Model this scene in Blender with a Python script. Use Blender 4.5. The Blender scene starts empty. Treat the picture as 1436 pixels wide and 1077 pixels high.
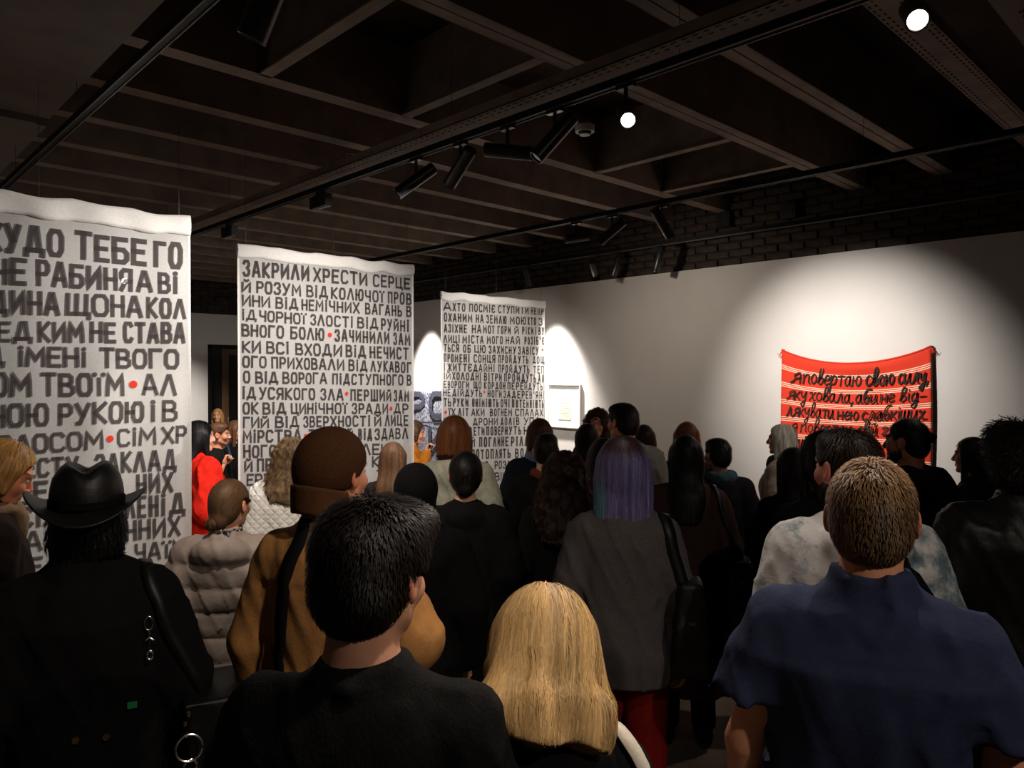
import bpy, math, random
import numpy as np
from mathutils import Vector, Matrix
from functools import lru_cache

random.seed(7); RNG = np.random.default_rng(7)
SC = bpy.context.scene
COL = SC.collection

# ------------------------------------------------------------------ camera, world, exposure
F = 1039.0; CZ = 1.95
YAW = math.radians(-43.85); PITCH = math.radians(-0.744)
cam = bpy.data.objects.new('camera', bpy.data.cameras.new('camera')); COL.objects.link(cam)
cam.data.sensor_width = 36; cam.data.lens = F * 36 / 1436; cam.data.clip_start = 0.05
cam.location = (0, 0, CZ); cam.rotation_euler = (math.pi/2 + PITCH, 0, YAW)
SC.camera = cam
w = bpy.data.worlds.new('world'); SC.world = w; w.use_nodes = True
w.node_tree.nodes['Background'].inputs[0].default_value = (0.9, 0.8, 0.7, 1)
w.node_tree.nodes['Background'].inputs[1].default_value = 0.024
SC.view_settings.view_transform = 'Standard'; SC.view_settings.look = 'None'
SC.view_settings.exposure = 1.2; SC.view_settings.gamma = 1.0; SC.view_settings.use_curve_mapping = False
SC.cycles.use_denoising = True
SC.cycles.transparent_max_bounces = 16
SC.cycles.max_bounces = 7
SC.cycles.sample_clamp_indirect = 4.0

def spot_light(name, loc, target, watts, cone, blend=0.6, size=0.05, color=(1.0, 0.88, 0.74)):
    l = bpy.data.lights.new(name, 'SPOT'); l.energy = watts; l.spot_size = math.radians(cone); l.spot_blend = blend
    l.shadow_soft_size = size; l.color = color
    o = bpy.data.objects.new(name, l); COL.objects.link(o); o.location = loc
    o.rotation_euler = (Vector(target) - Vector(loc)).to_track_quat('-Z', 'Y').to_euler()
    return o

FWD = np.array([-math.sin(YAW)*math.cos(PITCH), math.cos(YAW)*math.cos(PITCH), math.sin(PITCH)])
RGT = np.array([math.cos(YAW), math.sin(YAW), 0.0])
UPV = np.cross(RGT, FWD)
CAM = np.array([0, 0, CZ])
def ray(px, py): return FWD + RGT*((px-718)/F) + UPV*((538.5-py)/F)
def at(px, py, depth): return CAM + ray(px, py)*depth
def on_plane(px, py, axis, val):
    r = ray(px, py); return CAM + r*((val - CAM[axis])/r[axis])
def on_z(px, z, depth):
    p = at(px, 530, depth); p[2] = z; return p

# ------------------------------------------------------------------ light rig (track lamps and added fill spots)
TRK = 3.2            # height of the tracks
WARM = (1.0, 0.87, 0.74); NEUT = (1.0, 0.94, 0.88)
LIGHTS = [
 # name, position, target, watts, cone, blend
 ('picture_spot',   (6.02, 6.0, 3.0),  (6.46, 5.92, 1.45), 270, 62, 1.0, NEUT),
 ('corner_spot',    (6.02, 8.35, 3.0),  (6.46, 8.40, 1.45), 270, 64, 1.0, NEUT),
 ('cloth_spot',     (4.20, 2.75, 3.0), (6.46, 2.60, 1.85), 150, 66, 1.0, NEUT),
 ('door_wall_spot', (2.57, 10.6, 3.05), (4.35, 12.9, 1.2), 330, 42, 1.0, NEUT),
 ('door_person_fill',    (4.59, 8.0, 3.0),  (4.38, 10.76, 1.35), 90, 30, 1.0, NEUT),  # added fill spot that brightens the figure in the doorway
 ('wall_fill',     (4.59, 4.0, 3.0),  (6.46, 4.1, 1.9), 19, 130, 1.0, WARM),  # added wide fill, lifts the overall tone of the wall
 ('wash_one',       (2.57, 3.47, 3.02), (1.05, 4.4, 1.85), 165, 84, 1.0, NEUT),
 ('wash_two',       (2.57, 3.07, 3.02), (2.75, 5.0, 1.85), 165, 84, 1.0, NEUT),
 ('wash_three',     (4.59, 3.90, 3.02), (5.2, 5.8, 1.85), 115, 80, 1.0, NEUT),
 ('key_back',       (2.57, 1.98, 3.0), (1.15, 0.9, 0.9), 42, 62, 1.0, WARM),
 ('key_side',       (2.55, 0.80, 3.0), (1.5, 0.55, 1.4), 26, 64, 1.0, WARM),
 ('key_front',      (1.0, 2.05, 3.0), (2.0, 3.6, 0.9), 60, 74, 1.0, WARM),
 ('crowd_far',      (2.57, 5.6, 3.0), (2.6, 6.4, 0.8), 110, 80, 1.0, WARM),
 ('crowd_left',     (1.0, 0.4, 3.1), (0.9, 2.2, 1.0), 26, 90, 1.0, WARM),
 ('crowd_side',    (4.59, 0.9, 3.0),  (4.3, 2.6, 1.1), 22, 80, 1.0, WARM),
 ('camera_fill',    (1.0, -1.2, 3.1), (1.9, 1.5, 0.9), 30, 90, 1.0, WARM),
]
for nm, lo, ta, wt, cn, bl, co in LIGHTS:
    c_ = Vector((lo[0], lo[1], TRK-0.132)); d_ = (Vector(ta)-c_).normalized()
    spot_light(nm, c_+d_*0.19, ta, wt, cn, bl, 0.0 if nm.startswith('key') else (0.06 if nm in ('picture_spot', 'corner_spot') else 0.03), co)

# ------------------------------------------------------------------ materials
def rgb(r, g, b):
    f = lambda c: (c/255/12.92) if c/255 <= 0.04045 else ((c/255+0.055)/1.055)**2.4
    return (f(r), f(g), f(b), 1)
def mat(name, col, rough=0.7, metal=0.0, noise=0.0, nscale=20, bump=0.0, bscale=60, attr=False, spec=0.3, emit=None, stretch=None):
    m = bpy.data.materials.new(name); m.use_nodes = True; nt = m.node_tree; N = nt.nodes; L = nt.links
    b = N['Principled BSDF']; b.inputs['Base Color'].default_value = col; b.inputs['Roughness'].default_value = rough
    b.inputs['Metallic'].default_value = metal; b.inputs['Specular IOR Level'].default_value = spec
    src = None
    tc = N.new('ShaderNodeTexCoord'); vec = tc.outputs['Object']
    if stretch:
        mp = N.new('ShaderNodeMapping'); mp.inputs['Scale'].default_value = stretch; L.new(vec, mp.inputs[0]); vec = mp.outputs[0]
    if noise > 0:
        n = N.new('ShaderNodeTexNoise'); n.inputs['Scale'].default_value = nscale; n.inputs['Detail'].default_value = 5; L.new(vec, n.inputs['Vector'])
        mx = N.new('ShaderNodeMix'); mx.data_type = 'RGBA'; mx.inputs['A'].default_value = tuple(c*(1-noise) for c in col[:3])+(1,)
        mx.inputs['B'].default_value = tuple(min(1, c*(1+noise)) for c in col[:3])+(1,)
        rp = N.new('ShaderNodeMapRange'); rp.inputs['From Min'].default_value = 0.3; rp.inputs['From Max'].default_value = 0.7
        L.new(n.outputs['Fac'], rp.inputs['Value']); L.new(rp.outputs[0], mx.inputs['Factor']); src = mx.outputs['Result']
    if attr:
        a = N.new('ShaderNodeAttribute'); a.attribute_name = 'tint'
        mm = N.new('ShaderNodeMix'); mm.data_type = 'RGBA'; mm.blend_type = 'MULTIPLY'; mm.inputs['Factor'].default_value = 1
        if src: L.new(src, mm.inputs['A'])
        else: mm.inputs['A'].default_value = col
        L.new(a.outputs['Color'], mm.inputs['B']); src = mm.outputs['Result']
    if src: L.new(src, b.inputs['Base Color'])
    if bump > 0:
        n2 = N.new('ShaderNodeTexNoise'); n2.inputs['Scale'].default_value = bscale; n2.inputs['Detail'].default_value = 3; L.new(vec, n2.inputs['Vector'])
        bp = N.new('ShaderNodeBump'); bp.inputs['Strength'].default_value = bump; bp.inputs['Distance'].default_value = 0.01
        L.new(n2.outputs['Fac'], bp.inputs['Height']); L.new(bp.outputs[0], b.inputs['Normal'])
    if emit:
        b.inputs['Emission Color'].default_value = emit[0]; b.inputs['Emission Strength'].default_value = emit[1]
    return m

def sheer(name, col, clear, trans, weave=700):
    """open-weave cloth: part diffuse, part translucent, part holes"""
    m = bpy.data.materials.new(name); m.use_nodes = True; nt = m.node_tree; N = nt.nodes; L = nt.links
    for n in list(N): N.remove(n)
    out = N.new('ShaderNodeOutputMaterial'); d = N.new('ShaderNodeBsdfDiffuse'); t = N.new('ShaderNodeBsdfTranslucent'); c = N.new('ShaderNodeBsdfTransparent')
    tc = N.new('ShaderNodeTexCoord'); nz = N.new('ShaderNodeTexNoise'); nz.inputs['Scale'].default_value = 90; nz.inputs['Detail'].default_value = 6
    L.new(tc.outputs['Object'], nz.inputs['Vector'])
    mx = N.new('ShaderNodeMix'); mx.data_type = 'RGBA'; mx.inputs['A'].default_value = tuple(k*0.82 for k in col[:3])+(1,); mx.inputs['B'].default_value = tuple(min(1,k*1.12) for k in col[:3])+(1,)
    L.new(nz.outputs['Fac'], mx.inputs['Factor'])
    L.new(mx.outputs['Result'], d.inputs['Color']); L.new(mx.outputs['Result'], t.inputs['Color'])
    m1 = N.new('ShaderNodeMixShader'); m1.inputs[0].default_value = trans; L.new(d.outputs[0], m1.inputs[1]); L.new(t.outputs[0], m1.inputs[2])
    m2 = N.new('ShaderNodeMixShader'); m2.inputs[0].default_value = clear; L.new(m1.outputs[0], m2.inputs[1]); L.new(c.outputs[0], m2.inputs[2])
    L.new(m2.outputs[0], out.inputs['Surface'])
    return m

M = {}
M['white_wall'] = mat('white_wall', (0.62, 0.585, 0.55, 1), 0.9, noise=0.03, nscale=3, bump=0.05)
M['brick'] = mat('brick', (0.050, 0.036, 0.029, 1), 0.9, noise=0.5, nscale=9, bump=0.5, bscale=40)
M['mortar'] = mat('mortar', (0.034, 0.026, 0.021, 1), 0.95, noise=0.4, nscale=12, bump=0.4)
M['slab'] = mat('slab', (0.040, 0.024, 0.018, 1), 0.95, noise=0.5, nscale=2.5, bump=0.2, bscale=12)
M['joist'] = mat('joist', (0.21, 0.16, 0.125, 1), 0.8, noise=0.25, nscale=5, bump=0.1)
M['soffit'] = mat('soffit', (0.17, 0.14, 0.12, 1), 0.85, noise=0.12, nscale=6, bump=0.1)
M['floor'] = mat('floor', (0.20, 0.155, 0.115, 1), 0.45, noise=0.25, nscale=2, bump=0.03)
M['black_metal'] = mat('black_metal', (0.012, 0.012, 0.014, 1), 0.35, spec=0.5)
M['track_metal'] = mat('track_metal', (0.004, 0.004, 0.004, 1), 0.6, spec=0.2)
M['steel'] = mat('steel', (0.10, 0.09, 0.08, 1), 0.5, metal=0.5)
M['chrome'] = mat('chrome', (0.8, 0.78, 0.74, 1), 0.25, metal=1.0)
M['hole'] = mat('hole', (0.006, 0.005, 0.005, 1), 0.9)
M['lens_off'] = mat('lens_off', (0.5, 0.5, 0.48, 1), 0.15, metal=0.9)
M['lens_lit'] = mat('lens_lit', (1, 1, 1, 1), 0.4, emit=((1.0, 0.96, 0.88, 1), 14))
M['white_plastic'] = mat('white_plastic', (0.5, 0.48, 0.45, 1), 0.4)
M['wood'] = mat('wood', (0.11, 0.055, 0.025, 1), 0.5, noise=0.3, nscale=6, stretch=(12, 12, 1))
M['dark_glass'] = mat('dark_glass', (0.006, 0.006, 0.007, 1), 0.08, spec=0.6)
M['linen'] = sheer('linen', (0.62, 0.60, 0.575, 1), 0.23, 0.36)
M['linen_hem'] = sheer('linen_hem', (0.80, 0.77, 0.73, 1), 0.06, 0.32)
M['ink'] = sheer('ink', (0.060, 0.050, 0.050, 1), 0.18, 0.30)
M['red_ink'] = sheer('red_ink', (0.72, 0.045, 0.025, 1), 0.04, 0.3)
M['black_yarn'] = mat('black_yarn', (0.02, 0.015, 0.012, 1), 0.9)
M['frame_wood'] = mat('frame_wood', (0.5, 0.47, 0.42, 1), 0.5)
M['paper'] = mat('paper', (0.62, 0.57, 0.45, 1), 0.8, noise=0.04)
M['mat_board'] = mat('mat_board', (0.80, 0.80, 0.78, 1), 0.8)

# ------------------------------------------------------------------ mesh helpers
def mesh_np(name, V, Q, tint=None, smooth=True, mats=(), tris=None, midx=None, uv=None):
    V = np.asarray(V, dtype=np.float32); me = bpy.data.meshes.new(name)
    faces = []
    nq = len(Q); nt_ = 0 if tris is None else len(tris)
    loops = np.concatenate([np.asarray(Q, dtype=np.int32).ravel()] + ([np.asarray(tris, dtype=np.int32).ravel()] if nt_ else []))
    me.vertices.add(len(V)); me.vertices.foreach_set('co', V.ravel())
    me.loops.add(len(loops)); me.loops.foreach_set('vertex_index', loops)
    me.polygons.add(nq+nt_)
    tot = np.concatenate([np.full(nq, 4, np.int32), np.full(nt_, 3, np.int32)])
    start = np.concatenate([[0], np.cumsum(tot)[:-1]]).astype(np.int32)
    me.polygons.foreach_set('loop_start', start)
    try: me.polygons.foreach_set('loop_total', tot)
    except Exception: pass
    if midx is not None: me.polygons.foreach_set('material_index', np.asarray(midx, np.int32))
    me.update(calc_edges=True)
    me.polygons.foreach_set('use_smooth', np.full(nq+nt_, bool(smooth)))
    if tint is not None:
        a = me.color_attributes.new('tint', 'FLOAT_COLOR', 'POINT')
        c = np.ones((len(V), 4), np.float32); c[:, :3] = tint; a.data.foreach_set('color', c.ravel())
    if uv is not None:
        ul = me.uv_layers.new(name='UVMap'); ul.data.foreach_set('uv', np.asarray(uv, np.float32)[loops].ravel())
    for m in mats: me.materials.append(m)
    return me
def link(name, me, parent=None):
    o = bpy.data.objects.new(name, me); COL.objects.link(o)
    if parent is not None: o.parent = parent
    return o
def tag(o, label=None, cat=None, group=None, kind=None):
    if label: o['label'] = label
    if cat: o['category'] = cat
    if group: o['group'] = group
    if kind: o['kind'] = kind
    return o
def empty(name, loc, label, cat, group=None, rz=0):
    o = bpy.data.objects.new(name, None); COL.objects.link(o); o.location = tuple(loc); o.rotation_euler = (0, 0, rz)
    return tag(o, label, cat, group)

class MB:
    """collects simple solids, built as ONE mesh"""
    def __init__(s): s.V = []; s.Q = []; s.T = []; s.qm = []; s.tm = []
    def n(s): return len(s.V)
    def box(s, lo, hi, mi=0, rot=None, c=None):
        b = s.n()
        for x in (lo[0], hi[0]):
            for y in (lo[1], hi[1]):
                for z in (lo[2], hi[2]):
                    v = Vector((x, y, z))
                    if rot is not None: v = rot @ v
                    if c is not None: v = v + Vector(c)
                    s.V.append(tuple(v))
        for q in ((0,1,3,2),(4,6,7,5),(0,4,5,1),(2,3,7,6),(0,2,6,4),(1,5,7,3)):
            s.Q.append(tuple(b+i for i in q)); s.qm.append(mi)
        return s
    def tube(s, pts, r, seg=10, mi=0, caps=True, closed=False):
        pts = [Vector(p) for p in pts]; n = len(pts); b = s.n()
        rr = r if hasattr(r, '__len__') else [r]*n
        t0 = (pts[1]-pts[0]).normalized(); up = Vector((0,0,1)) if abs(t0.z) < 0.9 else Vector((1,0,0))
        side = t0.cross(up).normalized()
        for i, p in enumerate(pts):
            if closed: t = (pts[(i+1) % n]-pts[i-1]).normalized()
            else: t = (pts[min(i+1, n-1)]-pts[max(i-1, 0)]).normalized()
            side = (side - t*side.dot(t)).normalized(); o = t.cross(side)
            for k in range(seg):
                a = 2*math.pi*k/seg
                s.V.append(tuple(p + side*math.cos(a)*rr[i] + o*math.sin(a)*rr[i]))
        m = n if closed else n-1
        for i in range(m):
            for k in range(seg):
                a0 = b+i*seg+k; a1 = b+i*seg+(k+1) % seg; j = (i+1) % n
                s.Q.append((a0, a1, b+j*seg+(k+1) % seg, b+j*seg+k)); s.qm.append(mi)
        if caps and not closed:
            for i, fl in ((0, 1), (n-1, 0)):
                c = s.n(); s.V.append(tuple(pts[i]))
                for k in range(seg):
                    a0 = b+i*seg+k; a1 = b+i*seg+(k+1) % seg
                    s.T.append((c, a1, a0) if fl else (c, a0, a1)); s.tm.append(mi)
        return s
    def disc(s, c, nrm, r, seg=16, mi=0):
        nrm = Vector(nrm).normalized(); a = nrm.orthogonal().normalized(); bb = nrm.cross(a); c = Vector(c); b = s.n()
        s.V.append(tuple(c))
        for k in range(seg): s.V.append(tuple(c + a*math.cos(2*math.pi*k/seg)*r + bb*math.sin(2*math.pi*k/seg)*r))
        for k in range(seg): s.T.append((b, b+1+k, b+1+(k+1) % seg)); s.tm.append(mi)
        return s
    def annulus(s, c, nrm, r0, r1, seg=22, mi=0):
        nrm = Vector(nrm).normalized(); a = nrm.orthogonal().normalized(); bb = nrm.cross(a); c = Vector(c); b = s.n()
        for r in (r0, r1):
            for k in range(seg): s.V.append(tuple(c + a*math.cos(2*math.pi*k/seg)*r + bb*math.sin(2*math.pi*k/seg)*r))
        for k in range(seg): s.Q.append((b+k, b+seg+k, b+seg+(k+1) % seg, b+(k+1) % seg)); s.qm.append(mi)
        return s
    def mesh(s, name, mats, smooth=False):
        me = mesh_np(name, np.array(s.V, np.float32).reshape(-1, 3), np.array(s.Q, np.int32).reshape(-1, 4), smooth=False, mats=mats,
                       tris=np.array(s.T, np.int32).reshape(-1, 3), midx=s.qm+s.tm)
        if smooth: me.polygons.foreach_set('use_smooth', np.ones(len(me.polygons), bool)); me.set_sharp_from_angle(angle=0.7)
        return me
    def build(s, name, mats, parent=None, smooth=False):
        if not isinstance(mats, (list, tuple)): mats = [mats]
        return link(name, s.mesh(name, mats, smooth), parent)

def structure(name, lo, hi, m, bevel=0):
    o = MB().box(lo, hi).build(name, m); o['kind'] = 'structure'; return o

# ------------------------------------------------------------------ room shell
XW = 6.46; YB = 12.9; XL = -4.0; YN = -4.0; HW = 3.0; SLAB = 3.95; JB = 3.53
structure('floor', (XL-0.2, YN-0.2, -0.1), (XW+0.5, YB+0.9, 0), M['floor'])
structure('ceiling', (XL-0.2, YN-0.2, SLAB), (XW+0.5, YB+0.9, SLAB+0.12), M['slab'])
wr = structure('wall_right', (XW, YN, 0), (XW+0.12, YB, HW), M['white_wall'])
wb = MB()
D0, D1, DT = 5.09, 6.28, 2.47
wb.box((XL, YB, 0), (D0, YB+0.12, HW)).box((D1, YB, 0), (XW+0.12, YB+0.12, HW)).box((D0, YB, DT), (D1, YB+0.12, HW))
wb = wb.build('wall_back', M['white_wall']); wb['kind'] = 'structure'
structure('wall_left', (XL-0.12, YN, 0), (XL, YB, SLAB), M['white_wall'])
structure('wall_near', (XL, YN-0.12, 0), (XW, YN, SLAB), M['white_wall'])
# dark masonry above the plasterboard
tr = structure('wall_right_masonry', (XW+0.10, YN, HW-0.02), (XW+0.25, YB+0.3, SLAB), M['mortar'])
tb = structure('wall_back_masonry', (XL, YB+0.10, HW-0.02), (XW+0.3, YB+0.25, SLAB), M['mortar'])
# baseboard
b = MB().box((XW-0.012, YN, 0), (XW, YB, 0.07)).build('baseboard_right', M['white_wall']); b['kind'] = 'structure'
# bricks of the upper band: nearest 300 as single pieces, the rest joined
def brick_mesh():
    m = MB(); hx, hy, hz, c = 0.045, 0.118, 0.031, 0.006
    V = []
    for sx, ins in ((hx, 0), (-hx, c)):
        pass
    m.V = [(hx,-hy,-hz),(hx,hy,-hz),(hx,hy,hz),(hx,-hy,hz),(-hx+c,-hy,-hz),(-hx+c,hy,-hz),(-hx+c,hy,hz),(-hx+c,-hy,hz),
           (-hx,-hy+c,-hz+c),(-hx,hy-c,-hz+c),(-hx,hy-c,hz-c),(-hx,-hy+c,hz-c)]
    m.Q = [(0,4,5,1),(1,5,6,2),(2,6,7,3),(3,7,4,0),(4,8,9,5),(5,9,10,6),(6,10,11,7),(7,11,8,4),(8,11,10,9)]
    m.qm = [0]*len(m.Q); return m
bm_ = brick_mesh().mesh('brick', [M['brick']])
bricks = []
rb = random.Random(3)
for row in range(12):
    z = HW+0.045+row*0.076
    if z > SLAB-0.04: break
    y = -2.0 + (0.125 if row % 2 else 0)
    while y < YB:
        bricks.append((y, z)); y += 0.25
vis = [q for q in bricks if q[0] > 1.05]
vis.sort(key=lambda q: q[0])
near = set(vis[:300])
far = MB(); base = brick_mesh()
for (y, z) in bricks:
    dx = rb.uniform(-0.012, 0.010); rz = rb.uniform(-0.02, 0.02)
    if (y, z) in near:
        o = link('brick', bm_, tr); o.location = (XW+0.115+dx, y, z); o.rotation_euler = (rb.uniform(-.02,.02), 0, rz)
    else:
        n0 = far.n()
        for v in base.V: far.V.append((v[0]+XW+0.115+dx, v[1]+y, v[2]+z))
        for q in base.Q: far.Q.append(tuple(n0+i for i in q)); far.qm.append(0)
fo = far.build('brick_courses', M['brick'], tr); fo['kind'] = 'stuff'
farb = MB()
for row in range(12):
    z = HW+0.045+row*0.076
    if z > SLAB-0.04: break
    x = XL + (0.125 if row % 2 else 0)
    while x < XW:
        dy = rb.uniform(-0.012, 0.01)
        farb.box((x-0.118, YB+0.07+dy, z-0.031), (x+0.118, YB+0.11, z+0.031)); x += 0.25
fo = farb.build('brick_courses', M['brick'], tb); fo['kind'] = 'stuff'
# conduit along masonry
c_ = MB().tube([(XW+0.03, -2, 3.30), (XW+0.03, YB, 3.30)], 0.012, 8).build('wall_conduit', M['black_metal'])
tag(c_, 'thin dark conduit pipe running along the brick above the white wall', 'pipe')
# outlet boxes high on masonry
for k, (px, py) in enumerate([(1017, 309), (1108, 296)]):
    p = on_plane(px, py, 0, XW+0.03)
    o = MB().box((-0.05, -0.07, -0.07), (0.04, 0.07, 0.07)).box((-0.054, -0.05, -0.05), (-0.05, 0.05, 0.05)).build('junction_box', M['black_metal'])
    o.location = tuple(p); tag(o, ['small black junction box on the brick, farther along the wall', 'small black junction box on the brick, nearer the red cloth'][k], 'box', 'junction boxes on the brick')

# door in the back wall
dr = MB().box((D0, YB+0.02, 0), (D0+0.07, YB+0.16, DT)).box((D1-0.07, YB+0.02, 0), (D1, YB+0.16, DT)).box((D0, YB+0.02, DT-0.07), (D1, YB+0.16, DT))
dr = dr.build('door_1', M['track_metal']); dr['kind'] = 'structure'
xa = on_plane(308, 560, 1, YB+0.2)[0]; xb = on_plane(317, 560, 1, YB+0.2)[0]
MB().box((xa, YB+0.08, 0), (xb, YB+0.14, DT-0.07)).box((D1-0.18, YB+0.08, 0), (D1-0.07, YB+0.14, DT-0.07)).box((xb, YB+0.08, DT-0.17), (D1-0.18, YB+0.14, DT-0.07)).build('door_frame', M['wood'], dr)
MB().box((D0+0.07, YB+0.10, 0), (xa, YB+0.12, DT-0.07)).build('pane', M['dark_glass'], dr)
MB().box((xb, YB+0.10, 0), (D1-0.18, YB+0.12, DT-0.17)).build('pane', M['dark_glass'], dr)
MB().box((xb, YB+0.07, 1.02), (D1-0.18, YB+0.13, 1.05)).build('push_bar', M['steel'], dr)
MB().tube([(xb-0.03, YB+0.03, 0.95), (xb-0.03, YB+0.03, 1.2)], 0.01).tube([(xb-0.03, YB+0.03, 1.0), (xb-0.03, YB+0.08, 1.0)], 0.008).build('door_handle', M['chrome'], dr)
structure('wall_door_recess', (D0-0.1, YB+0.5, 0), (D1+0.3, YB+0.55, DT+0.1), M['hole'])

# joists: I-shaped beams running along X, one thing each
def joist(y, wd=0.10, dp=0.42, x0=XL, x1=XW+0.12, double=False, bot=JB):
    m = MB(); h = 0.012
    if double:
        for sy in (-1, 1):
            m.box((x0, y+sy*wd*0.53-wd*0.47, bot), (x1, y+sy*wd*0.53+wd*0.47, bot+h)); m.box((x0, y+sy*wd*0.53-0.006, bot+h), (x1, y+sy*wd*0.53+0.006, SLAB))
            m.box((x0, y+sy*wd*1.0-0.004, bot), (x1, y+sy*wd*1.0+0.004, SLAB))
    else:
        m.box((x0, y-wd/2, bot), (x1, y+wd/2, bot+0.014)); m.box((x0, y-0.008, bot+0.014), (x1, y+0.008, SLAB)); m.box((x0, y-wd/2, bot+0.014), (x1, y-wd/2+0.006, SLAB))
    return m.build('ceiling_joist', M['joist'])
ys = [1.87, 2.53, 3.80] + [4.47+0.672*i for i in range(13)]
ys = [-3.2, -2.5, -1.8, -1.1, -0.4, 0.3] + [y for y in ys if y < YB-0.1]
for i, y in enumerate(ys):
    o = joist(y, 0.066 if y in (1.87, 2.53) else 0.115, double=(y in (1.87, 2.53)))
    tag(o, 'dark brown steel joist spanning the ceiling, one of an evenly spaced row', 'beam', 'ceiling joists')
    if y in (1.87, 2.53): o['label'] = 'broad doubled ceiling joist %s the picture of the lit lamps' % 'crossing' if False else ('broad double joist above the nearest lit lamp' if y == 1.87 else 'broad double joist beside the smoke detector bay'); 
# perforated cable tray across the near end
def tray(name, p0, p1, wid, label, across):
    p0 = Vector(p0); p1 = Vector(p1); t = (p1-p0).normalized(); s = t.cross(Vector((0,0,1))); L_ = (p1-p0).length
    root = MB(); 
    def bx(a0, a1, b0, b1, c0, c1, mb, mi=0):
        n0 = mb.n()
        for a in (a0, a1):
            for b in (b0, b1):
                for c in (c0, c1): mb.V.append(tuple(p0 + t*a + s*b + Vector((0,0,c))))
        for q in ((0,1,3,2),(4,6,7,5),(0,4,5,1),(2,3,7,6),(0,2,6,4),(1,5,7,3)): mb.Q.append(tuple(n0+i for i in q)); mb.qm.append(mi)
    bx(0, L_, -wid/2, wid/2, 0, 0.004, root); bx(0, L_, -wid/2, -wid/2+0.004, 0, 0.05, root); bx(0, L_, wid/2-0.004, wid/2, 0, 0.05, root)
    o = root.build(name, M['joist']); tag(o, label, 'cable tray')
    h = MB(); a = 0.03
    while a < min(L_, 9.0):
        for r_ in (-0.4, -0.25, 0.25, 0.4): bx(a, a+0.022, r_*wid-0.004, r_*wid+0.004, -0.0012, 0.0, h)
        a += 0.05
    ho = h.build('slot_holes', M['hole'], o); ho['kind'] = 'stuff'
    return o
tray('cable_tray', (1.0, 1.13, 3.46), (XW, 1.13, 3.46), 0.16, 'perforated metal cable tray crossing above the nearest lit lamp', True)
tray('cable_tray', (2.60, -3.5, TRK+0.065), (2.60, 9.4, TRK+0.065), 0.22, 'long perforated cable tray directly above the main black lighting track', False)
# trimmers between the joists Y=2.53 and Y=3.80
def on_h(px, py, h): 
    r = ray(px, py); k = (h-CZ)/r[2]; return CAM + r*k
for k, (a, b_) in enumerate([((370,104),(540,4)), ((572,161),(760,85)), ((845,240),(1018,199)), ((930,268),(1110,235))]):
    x = (on_h(*a, JB)[0] + on_h(*b_, JB)[0])/2
    o = MB().box((x-0.035, 2.60, JB), (x+0.035, 3.76, JB+0.012)).box((x-0.006, 2.60, JB+0.012), (x+0.006, 3.76, SLAB)).build('ceiling_trimmer', M['joist'])
    tag(o, ['short cross beam near the hanging cylinder lamp', 'short cross beam on the far side of the smoke detector', 'short cross beam just past the lit round lamp', 'short cross beam nearest the bare white wall'][k], 'beam', 'cross beams between two joists')
# soffit at left: three panels
for k, (y0, y1, dz) in enumerate([(-1.5, 2.55, 0), (2.6, 5.0, 0.02), (5.06, 8.2, -0.01)]):
    xe = 1.06 - 0.0*k
    m = MB().box((XL, y0, 3.42+dz), (xe, y1, 3.50+dz)).box((XL, y1, 3.38+dz), (xe-0.06, y1+0.05, 3.46+dz))
    o = m.build('ceiling_panel', M['soffit']); tag(o, ['large plain ceiling board nearest the hanging cylinder lamp', 'plain ceiling board between two seams above the wide fabric panel', 'farthest plain ceiling board behind the fabric panel top'][k], 'ceiling board', 'plain boards below the joists')
# duct at top right
p = at(1410, 40, 3.0)
o = MB().box((-1.5, -0.16, 0), (1.2, 0.16, 0.3)).box((-0.2,-0.10,-0.012),(0.3,0.10,0)).build('ventilation_duct', M['soffit']); o.location = (3.6, 0.62, 3.35); tag(o, 'rectangular dark ventilation duct beside the perforated tray', 'duct')
gr = MB()
for i in range(6): gr.box((-0.18+i*0.08, -0.09, -0.018), (-0.13+i*0.08, 0.09, -0.012))
gr.build('vent_grille', M['hole'], o)
# smoke detectors
for k, (px, py) in enumerate([(497, 77), (820, 183)]):
    p = on_h(px, py, SLAB-0.03 if k == 0 else JB)
    o = empty('smoke_detector', p, ['round smoke detector on the dark ceiling between joists', 'round smoke detector hanging behind the tilted black spotlight'][k], 'smoke detector', 'smoke detectors')
    MB().tube([(0,0,-0.03),(0,0,-0.01)], [0.035, 0.045], 18).build('sensor_head', M['black_metal'], o, True)
    MB().tube([(0,0,-0.01),(0,0,0.03)], [0.062, 0.065], 20).build('rim', M['white_plastic'], o, True)
    if k: MB().tube([(0,0,0.03),(0,0,SLAB-JB)], 0.01, 6).build('stem', M['black_metal'], o)
# ceiling cable loop
def smooth_path(pts, n=8):
    out = []
    P = [Vector(p) for p in pts]
    for i in range(len(P)-1):
        a = P[max(i-1,0)]; b = P[i]; c = P[i+1]; d = P[min(i+2,len(P)-1)]
        for k in range(n):
            t = k/n; out.append(0.5*((2*b)+(c-a)*t+(2*a-5*b+4*c-d)*t*t+(3*b-a-3*c+d)*t**3))
    out.append(P[-1]); return out
q = [on_plane(490, 225, 0, 2.6), on_plane(487, 216, 0, 2.62), on_plane(500, 217, 0, 2.6), on_plane(516, 222, 0, 2.58), on_plane(500, 232, 0, 2.6)]
o = MB().tube(smooth_path(q), 0.004, 6).build('cable_loop', M['white_plastic']); tag(o, 'small loop of pale cable sticking up from the tray', 'cable')
q = [on_h(462, 128, SLAB-0.02), on_h(470, 100, SLAB-0.02), on_h(497, 79, SLAB-0.02)]
o = MB().tube(smooth_path(q), 0.008, 6).build('ceiling_cable', M['hole']); tag(o, 'dark cable leading to the smoke detector', 'cable')

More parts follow.
